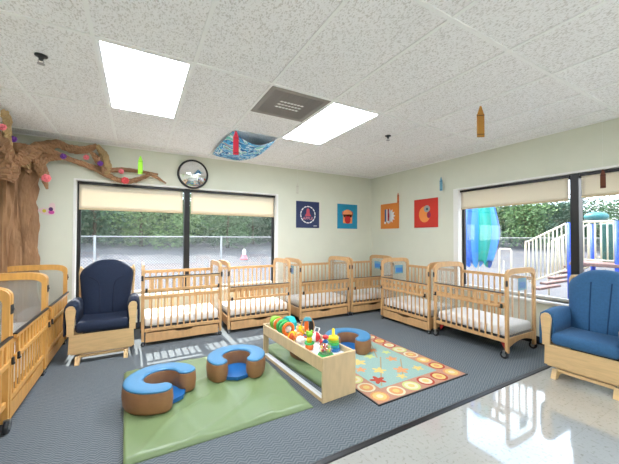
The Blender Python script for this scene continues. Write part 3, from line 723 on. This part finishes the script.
def crescent_mesh():
    r = thing('crescent_cushion', '', 'floor cushion')
    H = .165; Ro, Ri = .268, .128; a0, a1 = math.radians(52), math.radians(308); n = 48
    mid, hw = (Ro+Ri)/2, (Ro-Ri)/2
    out = []
    path = [a0+(a1-a0)*k/n for k in range(n+1)]
    O = [(Ro*math.cos(a), Ro*math.sin(a)) for a in path]
    cap1 = [(mid*math.cos(a1)+hw*math.cos(a1+t), mid*math.sin(a1)+hw*math.sin(a1+t)) for t in [PI*k/10 for k in range(1, 10)]]
    I = [(Ri*math.cos(a), Ri*math.sin(a)) for a in reversed(path)]
    cap2 = [(mid*math.cos(a0)+hw*math.cos(a0+PI+t), mid*math.sin(a0)+hw*math.sin(a0+PI+t)) for t in [PI*k/10 for k in range(1, 10)]]
    poly = O+cap1+I+cap2
    def inset(p, d):
        q = []
        m = len(p)
        for i in range(m):
            t = Vector(p[(i+1) % m])-Vector(p[i-1]); t.normalize(); q.append((p[i][0]-t.y*d, p[i][1]+t.x*d))
        return q
    def loft(levels, mi, name, m, par):
        bb = MB(); R_ = []
        for z, d in levels: R_.append([bb.bm.verts.new((x, y, z)) for x, y in inset(poly, d)])
        for j in range(len(R_)-1):
            for k in range(len(poly)): f = bb.bm.faces.new((R_[j][k], R_[j][(k+1) % len(poly)], R_[j+1][(k+1) % len(poly)], R_[j+1][k])); f.smooth = True
        f0 = bb.bm.faces.new(R_[0][::-1]); f1 = bb.bm.faces.new(R_[-1]); bb.bm.normal_update(); bmesh.ops.triangulate(bb.bm, faces=[f0, f1], ngon_method='EAR_CLIP')
        return bb.build(name, m, par)
    loft([(0, .006), (.01, 0), (H*.45, -.007), (H*.85, -.002), (H-.012, .0)], 0, 'side', M['brownv'], r)
    loft([(H-.012, -.001), (H-.004, .001), (H+.002, .008), (H+.005, .02), (H+.006, .04)], 0, 'top', M['bluev'], r)
    bb = MB(); pts = [(Ri*1.02*math.cos(a), Ri*1.02*math.sin(a)) for a in [a0+(a1-a0)*k/20 for k in range(21)]]+[(Ro*.72*math.cos(a), Ro*.72*math.sin(a)) for a in (a1+.1, 0, a0-.1+0)]
    bb.prism([(x, y, .001) for x, y in pts], (0, 0, .03)); bb.build('seat_pad', M['dbluev'], r)
    return r
cr_ = crescent_mesh(); used = [False]
place(cr_, used, (.18, 2.73, .045), math.radians(-40), 'blue topped brown crescent cushion at the left edge of the green mat', 'crescent floor cushions')
place(cr_, used, (.835, 2.885, .045), math.radians(-103), 'blue topped brown crescent cushion on the green mat near the toy shelf', 'crescent floor cushions')
place(cr_, used, (2.185, 2.93, .012), math.radians(-127), 'blue topped brown crescent cushion on the circle-patterned rug', 'crescent floor cushions')

# rug with circles
RX0, RX1, RY0, RY1 = 1.66, 2.80, 1.82, 3.22
b = MB(); b.box(RX0, RX1, RY0, RY1, .004, .011, .002, 0)
z = .0112
def rr(x0, x1, y0, y1, mi, zz): b.bm.faces.new([b.bm.verts.new(p) for p in ((x0, y0, zz), (x1, y0, zz), (x1, y1, zz), (x0, y1, zz))]).material_index = mi
rr(RX0+.015, RX1-.015, RY0+.015, RY1-.015, 1, z)
rr(RX0+.2, RX1-.2, RY0+.2, RY1-.2, 2, z+.0003)
def cd(cx, cy, r_, mi, zz, n=24, ph=0, wob=0, sq=1):
    b.bm.faces.new([b.bm.verts.new((cx+r_*(1+wob*math.cos(5*a))*math.cos(a+ph), cy+sq*r_*(1+wob*math.cos(5*a))*math.sin(a+ph), zz)) for a in [2*PI*k/n for k in range(n)]]).material_index = mi
cc = [(4, 3, 4), (3, 6, 3), (6, 5, 6), (3, 4, 6), (4, 4, 6), (6, 3, 5)]
pos = []
nx_, ny_ = 6, 8
for k in range(nx_): pos += [(RX0+.105+(RX1-RX0-.21)*k/(nx_-1), RY0+.105), (RX0+.105+(RX1-RX0-.21)*k/(nx_-1), RY1-.105)]
for k in range(1, ny_-1): pos += [(RX0+.105, RY0+.105+(RY1-RY0-.21)*k/(ny_-1)), (RX1-.105, RY0+.105+(RY1-RY0-.21)*k/(ny_-1))]
for i, (x, y) in enumerate(pos):
    q = i % 5
    ring_ = (4, 5, 6, 5, 7)[q]; mid_ = (3, 6, 4, 3, 6)[q]; cen = (6, 3, 3, 4, 3)[q]
    cd(x, y, .08, ring_, z+.0006); cd(x, y, .06, mid_, z+.0009); cd(x, y, .03, cen, z+.0012)
random.seed(3)
for x, y, s_, mi in ((1.95, 2.15, .06, 5), (2.1, 2.3, .055, 3), (2.3, 2.2, .06, 4), (2.42, 2.45, .05, 4), (2.05, 2.55, .06, 3), (2.25, 2.62, .05, 7), (2.4, 2.75, .05, 4), (1.97, 2.8, .05, 7), (2.2, 2.05+.05, .04, 3), (2.48, 2.15, .045, 3), (1.95, 2.4, .045, 4), (2.5, 2.62, .04, 7), (2.08, 2.9, .05, 4)):
    cd(x, y, s_, mi, z+.0007, 40, random.random()*6, .35)
for x0_, y0_, x1_, y1_ in ((1.9, 2.05, 2.35, 2.55), (2.2, 2.08, 2.5, 2.4), (1.9, 2.5, 2.2, 2.95), (2.3, 2.55, 2.52, 2.9)):
    d = Vector((x1_-x0_, y1_-y0_)).normalized(); nn = Vector((-d.y, d.x))*.007
    b.bm.faces.new([b.bm.verts.new(p) for p in ((x0_-nn.x, y0_-nn.y, z+.0005), (x1_-nn.x, y1_-nn.y, z+.0005), (x1_+nn.x, y1_+nn.y, z+.0005), (x0_+nn.x, y0_+nn.y, z+.0005))]).material_index = 8
rc = lambda nme, c: mat(nme, c, .95, spec=.1, var=.14, scale=90)
o = b.build('area_rug', [M['strip'], rc('rug_salmon', (188, 140, 118)), rc('rug_teal', (150, 178, 168)), rc('rug_yellow', (216, 190, 118)), rc('rug_orange', (214, 152, 106)), rc('rug_red', (178, 78, 62)), rc('rug_cream', (216, 205, 170)), rc('rug_lime', (196, 204, 130)), rc('rug_line', (170, 150, 120))])
tag(o, 'salmon and teal rug with a border of coloured circles', 'rug')

# ------------------------------------------------------------------ toy bench with mirror
SX0, SX1, SY0, SY1, SH = 1.295, 1.64, 2.065, 3.22, .36
def BR(x, y):
    c, s_ = math.cos(.056), math.sin(.056); return (SX0+(x-SX0)*c-(y-SY0)*s_, SY0+(x-SX0)*s_+(y-SY0)*c)
r = thing('toy_bench', 'pale plywood toy bench with open trough top and mirror side', 'toy bench', BR((SX0+SX1)/2, (SY0+SY1)/2)+(.004,), .056)
hx, hy = (SX1-SX0)/2, (SY1-SY0)/2
b = MB(); b.box(-hx, hx, -hy, -hy+.02, 0, SH, .003); b.build('end_board', M['ply'], r)
b = MB(); b.box(-hx, hx, hy-.02, hy, 0, SH, .003); b.build('end_board', M['ply'], r)
b = MB(); b.box(-hx, -hx+.016, -hy+.02, hy-.02, SH-.115, SH-.006, .002); b.build('front_board', M['ply'], r)
b = MB(); b.box(hx-.016, hx, -hy+.02, hy-.02, SH-.115, SH-.006, .002); b.build('rear_board', M['ply'], r)
b = MB(); b.box(-hx+.016, hx-.016, -hy+.02, hy-.02, SH-.068, SH-.056, .0); b.build('trough_floor', M['white'], r)
b = MB(); b.box(-hx+.004, hx-.004, -hy+.02, hy-.02, .0, .03, .002); b.box(-hx+.006, -hx+.029, -hy+.02, hy-.02, .0302, .032, 0, 1); b.build('base_board', [M['ply'], M['white']], r)
b = MB(); b.box(-hx+.030, -hx+.034, -hy+.02, hy-.02, .032, SH-.116, 0); b.build('mirror_panel', M['mirror'], r)
b = MB(); b.box(-hx+.035, -hx+.044, -hy+.02, hy-.02, .032, SH-.12, 0); b.build('mirror_backing', M['ply'], r)
# toys in the trough (trough floor at z=.256)
TZ = .3085; TG = 'toys in the bench trough'
def toy(name, label, cat, x, y, rz=0, sc=1.15):
    o = thing(name, label, cat, BR(x, y)+(TZ,), rz+.056, TG); o.scale = (sc, sc, sc); return o
# ring stacker
r = toy('ring_stacker', 'yellow, green and blue ring stacker at the near right of the trough', 'toy', 1.566, 2.285, sc=1.0)
b = MB(); b.lathe([(.06, 0), (.062, .02), (.05, .028)]); b.build('base', M['toyblue'], r)
for k, (R_, c) in enumerate(((.050, 'aqua'), (.046, 'green'), (.042, 'lime'), (.038, 'yellow'))):
    b = MB(); b.torus((0, 0, .04+k*.024), R_*.62+.008, .0165 if k < 3 else .018, mi=0, seg=10); b.lathe([(R_*.7, -.012), (R_*.7, .012)], (0, 0, .04+k*.024)); b.build('ring', M[c], r)
b = MB(); b.lathe([(.026, .115), (.02, .125), (.0135, .13), (.013, .19), (.008, .196)], seg=16); b.build('post', M['yellow'], r)
# spinning dome
r = toy('spinning_dome', 'clear dome spinner with red knob at the near end', 'toy', 1.432, 2.22, sc=1.08)
b = MB(); b.lathe([(.062, 0), (.065, .012), (.055, .02)]); b.build('base', M['green'], r)
b = MB(); b.lathe([(.056, .02), (.056, .05), (.048, .08), (.03, .1), (.012, .108)]); b.build('dome', clear('dome', (.95, .97, .97), .1, .08), r)
b = MB()
for k in range(14):
    a = k*2.4; b.sphere((.03*math.cos(a), .03*math.sin(a), .034+.004*k % .05), .013, mi=k % 4, u=8, v=6)
b.build('beads', [M['toyred'], M['yellow'], M['lime'], M['orange']], r)
b = MB(); b.lathe([(.024, .106), (.02, .118), (.011, .124), (.011, .135)]); b.build('collar', M['toyblue'], r)
b = MB(); b.sphere((0, 0, .148), .026, (1, 1, .65)); b.build('knob', M['toyred'], r)
# green and orange figure
r = toy('rattle_figure', 'small green headed rattle figure beside the clear dome', 'toy', 1.395, 2.42, sc=1.15)
b = MB(); b.lathe([(.028, 0), (.034, .02), (.03, .04), (.014, .055)]); b.build('base', M['orange'], r)
b = MB(); b.lathe([(.014, .05), (.022, .07), (.024, .085), (.012, .1)]); b.build('body', M['yellow'], r)
b = MB(); b.sphere((0, 0, .118), .028, (1, 1, .8)); b.sphere((-.02, .0, .14), .01); b.sphere((.02, 0, .14), .01); b.build('head', M['lime'], r)
b = MB(); b.torus((0, 0, .05), .032, .009, 'z'); b.build('ring', M['green'], r)
# white and red ball
r = toy('soft_ball', 'red and white soft ball in the trough behind the rattle figure', 'toy', 1.56, 2.56, sc=.95)
b = MB(); b.sphere((0, 0, .05), .05, u=20, v=14)
for f in b.bm.faces:
    c = f.calc_center_median(); f.material_index = int((math.atan2(c.y, c.x)+PI)/(PI/3)) % 2
b.build('ball', [M['white'], M['toyred']], r)
b = MB(); b.tube([(.03, 0, .09), (.06, .02, .12), (.03, .05, .13), (0, .03, .095)], .007, 6); b.build('loop', M['white'], r)
r = toy('toy_block', 'red ball toy with white spikes next to the clear dome', 'toy', 1.53, 2.41, sc=.95)
b = MB(); b.sphere((0, 0, .04), .034); b.build('core', M['toyred'], r)
b = MB()
for k in range(6):
    a = k*PI/3; b.tube([(0, 0, .04), (.055*math.cos(a), .0, .04+.055*math.sin(a))] if k % 2 else [(0, 0, .045), (.0, .05*math.cos(a), .05+.05*math.sin(a) if math.sin(a) > 0 else .03)], [.012, .006], 6)
b.build('spikes', M['white'], r)
# bead drum (oval ring with picture disk)
r = toy('spinner_wheel', 'upright oval spinner with black and orange wheel and blue cap', 'toy', 1.565, 2.72, math.radians(-35), sc=1.1)
b = MB(); b.lathe([(.045, 0), (.05, .01), (.03, .02)]); b.build('base', M['toyblue'], r)
b = MB(); pts = [(.058*math.cos(a), 0, .1+.082*math.sin(a)) for a in [2*PI*k/28 for k in range(28)]]; b.tube(pts, .007, 8, closed=True); b.build('hoop', P('amberclear', (200, 150, 90)), r)
b = MB(); b.prism([(.034+.022*math.cos(a), -.012, .1+.06*math.sin(a)) for a in [2*PI*k/16 for k in range(16)]], (0, .024, 0)); b.build('drum', M['black'], r)
b = MB(); b.prism([(-.01+.02*math.cos(a), -.01, .1+.062*math.sin(a)) for a in [2*PI*k/16 for k in range(16)]], (0, .02, 0)); b.build('drum', M['orange'], r)
b = MB(); b.prism([(-.042, -.014, .15), (.042, -.014, .15), (.034, -.014, .172), (.018, -.014, .184), (-.018, -.014, .184), (-.034, -.014, .172)], (0, .036, 0)); b.build('cap', P('capblue', (90, 185, 215)), r)
# orange gear toys
r = toy('gear_toy', 'orange gear toy heaped in the middle of the trough', 'toy', 1.475, 2.70, sc=1.0)
for k, (x, y, z_, c) in enumerate(((-.03, .0, .05, 'orange'), (.03, .04, .075, 'yellow'), (.05, -.05, .05, 'orange'))):
    b = MB(); n = 20; tilt = Matrix.Rotation(.5+k*.5, 3, 'X') @ Matrix.Rotation(.6*k, 3, 'Y')
    ol = [Vector((.042*(1+.16*(1 if (i//1) % 2 else -1))*math.cos(2*PI*i/n), .042*(1+.16*(1 if i % 2 else -1))*math.sin(2*PI*i/n), -.012)) for i in range(n)]
    b.prism([tilt @ p+Vector((x, y, z_)) for p in ol], tilt @ Vector((0, 0, .024))); b.sphere((x, y, z_), .02, mi=1, u=10, v=8); b.build('gear', [M[c], M['peach']], r)
r = toy('plush_toy', 'small cream and orange soft toy by the front board of the trough', 'toy', 1.385, 2.56, sc=1.0)
b = MB(); b.sphere((0, 0, .045), .042, (1, 1.2, .9)); b.sphere((0, -.05, .062), .028); b.build('body', M['white'], r)
b = MB(); b.sphere((.02, .035, .075), .026); b.sphere((-.02, .05, .06), .024); b.sphere((0.012, -.06, .09), .01); b.build('patches', M['orange'], r)
r = toy('roller_ball', 'orange plastic ball with holes behind the caterpillar toy', 'toy', 1.37, 2.69, sc=1.0)
b = MB(); b.sphere((0, 0, .046), .044, u=12, v=9); b.build('ball', P('redor', (225, 95, 40)), r)
b = MB(); b.torus((0, 0, .046), .044, .007, 'x'); b.torus((0, 0, .046), .044, .007, 'y'); b.build('bands', M['yellow'], r)
# caterpillar roller
r = toy('caterpillar_roller', 'green and orange ringed roller at the far left of the trough', 'toy', 1.395, 2.955, 0, sc=1.3)
b = MB(); b.lathe([(.005, -.118), (.022, -.11), (.03, -.08), (.034, .1), (.03, .12)], (0, 0, .062), 20, 0, 'y'); b.build('core', M['white'], r)
for y, c, R_ in ((.105, 'lime', .052), (.05, 'orange', .048), (-.005, 'green', .052), (-.055, 'green', .05), (-.105, 'orange', .05)):
    b = MB(); b.torus((0, y, .062), R_-.008, .0125, 'y', n=28, seg=10); b.build('ring', M[c], r)
b = MB(); b.sphere((0, .135, .07), .046, (1, .6, 1), 0); b.build('head', M['lime'], r)
for x_ in (-.02, .02): b = MB(); b.sphere((x_, .158, .085), .009); b.build('eye', M['black'], r)
# teal block
r = toy('wedge_block', 'teal plastic wedge block on the far rim side of the trough', 'toy', 1.555, 3.09, .1, sc=1.0)
b = MB(); b.prism([(-.04, -.09, 0), (-.04, .08, 0), (-.04, .08, .09), (-.04, .03, .125), (-.04, -.04, .125), (-.04, -.09, .08)], (.08, 0, 0)); b.build('body', M['teal'], r)
b = MB()
for k in range(3): b.box(-.043, -.039, -.05+k*.045, -.03+k*.045, .05, .1, 0)
b.build('slots', P('dteal', (15, 140, 150)), r)
r = toy('stacking_cup', 'peach plastic cup in the middle of the trough by the spinner', 'toy', 1.555, 2.87, 0, sc=1.0)
b = MB(); b.lathe([(.026, 0), (.036, .07), (.032, .07), (.024, .01), (.01, .008)]); b.build('cup', M['peach'], r)

# ------------------------------------------------------------------ outdoors
M['lot'] = mat('pale_gravel', (86, 86, 92), .95, var=.12, scale=.6, rgb2=(79, 79, 83)); M['walk'] = mat('walkway', (214, 206, 196), .9, var=.08, scale=2)
b = MB(); GX = [-45+k*3 for k in range(36)]; GYs = [-30+k*3 for k in range(28)]
def gz(x, y):
    d = max(y-11.5, (x-16)); return -.14+min(1.1, max(0, d)*.075)
V = [[b.bm.verts.new((x, y, gz(x, y))) for x in GX] for y in GYs]
for j in range(len(GYs)-1):
    for i in range(len(GX)-1): b.bm.faces.new((V[j][i], V[j][i+1], V[j+1][i+1], V[j+1][i]))
b.build('ground', M['lot'], kind='structure')
M['fence'] = mat('galvanised', (150, 152, 156), .6, metal=.2)
def fence(p0, p1, posts, label, tint=None):
    p0, p1 = Vector(p0), Vector(p1); d = (p1-p0).normalized(); L = (p1-p0).length
    r = thing('chain_link_fence', label, 'fence', (p0.x, p0.y, -.14)); H = 1.47
    b = MB(); b.tube([(0, 0, H), tuple(d*L+Vector((0, 0, H)))], .016, 6); b.build('top_rail', M['fence'], r)
    b = MB(); g = .075; k = 0; nn = Vector((-d.y, d.x, 0))*.0021; d_ = 0
    def strand(a, c):
        q = [a-nn, c-nn, c+nn, a+nn]; o_ = Vector((0, 0, .0045)); 
        vs = [b.bm.verts.new(x_) for x_ in (a+o_, c+o_, c-o_, a-o_)]; b.bm.faces.new(vs)
    t = -H
    while t < L:
        a0_, a1_ = max(t, 0), min(t+H, L)
        if a1_ > a0_:
            strand(d*a0_+Vector((0, 0, a0_-t)), d*a1_+Vector((0, 0, a1_-t))); strand(d*a0_+Vector((0, 0, H-(a0_-t))), d*a1_+Vector((0, 0, H-(a1_-t))))
        t += g
    b.build('mesh', P('fence_wire', (112, 114, 120), .6), r)
    for s_ in posts:
        b = MB(); q = d*s_; b.tube([(q.x, q.y, 0), (q.x, q.y, H+.03)], .028, 8); b.build('post', M['fence'], r)
    return r
fence((-5, 9.6, 0), (11, 9.6, 0), [0, 4.03, 7.27, 10.5, 13.7, 16], 'grey chain-link fence outside the left window')
fence((15, 9.6, 0), (15, -3, 0), [0, 3, 6, 9, 12.6], 'grey chain-link fence across the yard outside the right window')
r = thing('sign_pole', 'thin dark green pole outside the left end of the left window', 'pole', (-1.28, 9.3, -.14))
b = MB(); b.tube([(0, 0, 0), (0, 0, 1.93)], .03, 8); b.build('pole', P('dgreen', (30, 85, 75)), r)
b = MB(); b.tube([(.03, 0, 1.93), (-.25, 0, 1.95)], .025, 8); b.build('arm', M['dgreen'], r)
r = thing('marker_cone', 'small pink and white cone standing beyond the fence', 'cone', (4.85, 15.5, gz(4.85, 15.5)))
b = MB(); b.lathe([(.22, 0), (.2, .03), (.1, .25)], seg=16); b.build('base', M['pink'], r)
b = MB(); b.lathe([(.1, .25), (.09, .3), (.12, .42), (.03, .55)], seg=16); b.build('top', M['white'], r)

# trees: three crowns reused
leafm = [mat('leaf_a', (84, 120, 76), .7, rgb2=(54, 84, 58), scale=1.5), mat('leaf_b', (120, 150, 94), .7, rgb2=(78, 108, 70), scale=1.5), mat('leaf_c', (74, 108, 84), .7, rgb2=(48, 78, 64), scale=1.5)]
bark = mat('bark', (90, 78, 66), .9, var=.3)
def tree_proto(seed, m, H, Wd):
    rnd = random.Random(seed)
    r = thing('tree', '', 'tree')
    b = MB(); b.tube([(0, 0, -.3), (.05, 0, H*.3), (-.05, .05, H*.6), (0, 0, H*.85)], [.14, .12, .08, .03], 8)
    for k in range(5):
        a = k*1.3; z_ = H*(.25+.1*k); b.tube([(0, 0, z_), (math.cos(a)*Wd*.3, math.sin(a)*Wd*.3, z_+H*.12)], [.05, .02], 6)
    b.build('trunk', bark, r)
    b = MB(); blobs = [(rnd.gauss(0, Wd*.2), rnd.gauss(0, Wd*.2), H*rnd.uniform(.08, .88), Wd*rnd.uniform(.16, .3)) for _ in range(40)]
    for _ in range(5200):
        bx_, by_, bz_, br_ = rnd.choice(blobs); v = Vector((rnd.gauss(0, 1), rnd.gauss(0, 1), rnd.gauss(0, 1))).normalized()*br_*rnd.uniform(.75, 1.05)
        c = Vector((bx_, by_, bz_))+v; s_ = rnd.uniform(.05, .13); t = Vector((rnd.gauss(0, 1), rnd.gauss(0, 1), rnd.gauss(0, 1))).normalized(); u_ = t.orthogonal().normalized()*s_; w_ = t.cross(u_)
        b.bm.faces.new([b.bm.verts.new(c+q) for q in (-u_, w_*.8, u_, -w_*.8)])
    o_ = b.build('foliage', m, r)
    return r
protos = [(tree_proto(1, leafm[0], 7.5, 4.6), [False]), (tree_proto(2, leafm[1], 6.5, 4.2), [False]), (tree_proto(3, leafm[2], 8.5, 5.0), [False])]
nm = ['dark green leafy tree', 'light green leafy tree', 'blue-green leafy tree']
random.seed(11)
ORD = ['leftmost', 'second from the left', 'third from the left', 'fourth from the left', 'fifth from the left', 'sixth from the left', 'rightmost']
spA = [(-5+2.6*k, 21+((k*7) % 4)*.8) for k in range(7)]
for k, (x, y) in enumerate(spA):
    i = (k*2+k//3) % 3; p_, u_ = protos[i]
    o = place(p_, u_, (x, y, gz(x, y)), k*1.1, nm[i]+', '+ORD[k]+' beyond the fence outside the left window', 'trees beyond the left window')
    o.scale = (.8, .8, .62+.1*math.sin(k))
spB = [(25+((k*5) % 3)*.9, 19.5-2.6*k) for k in range(7)]
for k, (x, y) in enumerate(spB):
    i = (k+1) % 3
    p_, u_ = protos[i]
    o = place(p_, u_, (x, y, gz(x, y)), k*1.7, nm[i]+', '+ORD[k]+' beyond the yard outside the right window', 'trees beyond the right window')
    s_ = .68 if k < 4 else .45; o.scale = (.85, .85, s_)
# hedge mass under the trees
b = MB(); rnd = random.Random(9)
for _ in range(15000):
    if rnd.random() < .6: c = Vector((rnd.uniform(-12, 26), rnd.uniform(24.5, 26.5), 0))
    else: c = Vector((rnd.uniform(29.5, 31), rnd.uniform(-6, 23), 0))
    c.z = gz(c.x, c.y)+rnd.uniform(0, 1)**.7*(1.3 if c.x > 27 and c.y < 10.5 else 3.0); s_ = rnd.uniform(.28, .5); t = Vector((rnd.gauss(0, 1), rnd.gauss(0, 1), rnd.gauss(0, 1))).normalized(); u_ = t.orthogonal().normalized()*s_; w_ = t.cross(u_)
    b.bm.faces.new([b.bm.verts.new(c+q) for q in (-u_, w_, u_, -w_)])
tag(b.build('undergrowth', leafm[2]), 'dark green undergrowth filling the space below the trees', 'undergrowth', kind='stuff')

# folded patio umbrella
r = thing('patio_umbrella', 'blue and teal patio umbrella folded on its pole outside the right window', 'umbrella', (6.5, 3.98, -.14))
b = MB(); n = 64; rows = 30; V = []
for j in range(rows+1):
    t = j/rows; z = .92+1.75*t
    base = .34*(1-abs(t-.38)**1.6*1.3) if t > .38 else .34*(1-.35*((.38-t)/.38)**1.5)
    row = []
    for i in range(n):
        a = 2*PI*i/n; f = 1+.22*math.cos(8*a+1.5*t)*(1-t*.5)
        row.append(b.bm.verts.new((base*f*math.cos(a)*.9, base*f*math.sin(a)*1.12, z+(.10*math.cos(8*a+1) if j == 0 else .0))))
    V.append(row)
for j in range(rows):
    for i in range(n):
        f = b.bm.faces.new((V[j][i], V[j][(i+1) % n], V[j+1][(i+1) % n], V[j+1][i])); f.smooth = True
        sec = int(((i+n*.047)/n*16)) % 16; f.material_index = 1 if sec in (10, 11, 2, 6, 15) else (2 if sec in (9, 12, 1) else 0)
b.bm.faces.new(V[-1])
b.build('canopy', [P('umb_blue', (45, 110, 215), .6), P('umb_teal', (20, 170, 160), .6), P('umb_sky', (80, 160, 230), .6)], r)
b = MB(); b.tube([(0, 0, .04), (0, 0, 2.7)], .022, 8); b.build('pole', M['white'], r)
b = MB(); b.lathe([(.25, 0), (.25, .05), (.05, .08), (.04, .2)]); b.build('base', M['fence'], r)

# playground stairs and deck
beige = P('beige_rail', (226, 216, 190), .5); pb = P('play_blue', (35, 80, 200), .5); deckm = P('deck_brown', (128, 100, 98), .7)
g0 = -.14
r = thing('playground_deck', 'playground stairs and platform with beige railings and blue posts', 'playground structure', (8, 2.9, g0))
def loc(x, y, z): return (x-8, y-2.9, z-g0)
for i, (x, y) in enumerate(((8, 2.895), (8, 2.155), (9.2, 2.895), (9.2, 2.155), (8, .9), (9.2, .9))):
    b = MB(); p = loc(x, y, 0); b.tube([(p[0], p[1], 0), (p[0], p[1], 1.66-g0)], .045, 10); b.build('post', pb, r)
b = MB(); b.box(0-.05, 1.25, .9-2.9, 0.0, .76-g0, .83-g0, .01); b.build('platform', deckm, r)
def railing(y0, y1, z0b, z0t, z1b, z1t, x, n, name='railing'):
    b = MB(); p = lambda y, z: loc(x, y, z)
    b.tube([p(y0, z0t), p(y1, z1t)], .022, 8); b.tube([p(y0, z0b), p(y1, z1b)], .018, 8)
    for k in range(n+1):
        t = k/n; y = y0+(y1-y0)*t; b.tube([p(y, z0b+(z1b-z0b)*t), p(y, z0t+(z1t-z0t)*t)], .013, 6)
    b.build(name, beige, r)
railing(2.85, 2.2, .89, 1.66, .89, 1.66, 7.98, 7); railing(2.1, .95, .89, 1.66, .89, 1.66, 7.98, 12)
railing(3.66, 2.95, .30, 1.25, .66, 1.64, 7.98, 9); railing(3.66, 2.95, .30, 1.25, .66, 1.64, 9.1, 9)
railing(2.85, 2.2, .89, 1.66, .89, 1.66, 9.2, 7)
b = MB(); b.tube([loc(7.98, 3.66, 1.25), loc(7.98, 3.72, 1.24), loc(7.98, 3.73, 1.15), loc(7.98, 3.73, -.12)], .022, 8); b.tube([loc(9.1, 3.73, 1.2), loc(9.1, 3.73, -.12)], .022, 8); b.build('stair_post', beige, r)
for k in range(5):
    b = MB(); y = 3.62-k*.15; z = .18+k*.14; p = loc(8.02, y, z); b.box(p[0], p[0]+1.05, p[1]-.16, p[1], p[2]-.05, p[2], .01); b.build('step', deckm, r)
b = MB(); p = loc(8.5, 2.52, .83); b.box(p[0], p[0]+.05, p[1]-.3, p[1]+.02, p[2], p[2]+.8, .02); b.build('panel', P('play_green', (20, 85, 80), .5), r)
b = MB(); c = Vector(loc(9.2, 2.86, 1.65)); b.sphere(c+Vector((0, -.03, .18)), .2, (1, 1.1, .55)); b.tube([c+Vector((0, -.02, 0)), c+Vector((0, -.02, .16))], .06, 10); b.build('roof_cap', P('play_teal', (50, 120, 125), .5), r)
r = thing('bar_rail', 'low beige bar outside between the umbrella and the stairs', 'railing', (8, 4.2, g0))
b = MB(); b.tube([(0, .14, 0), (0, .14, 1.15), (0, .12, 1.19), (0, -.12, 1.19), (0, -.14, 1.15), (0, -.14, 0)], .02, 8); b.tube([(0, .04, 0), (0, .04, .9)], .012, 6); b.build('bar', beige, r)
b = MB(); b.box(5.2, 12, -2, 3.0, gz(6, 1)+.001, gz(6, 1)+.02, 0); b.build('ground_playpad', P('playpad', (104, 96, 96), .9, var=.1, scale=3), kind='structure')
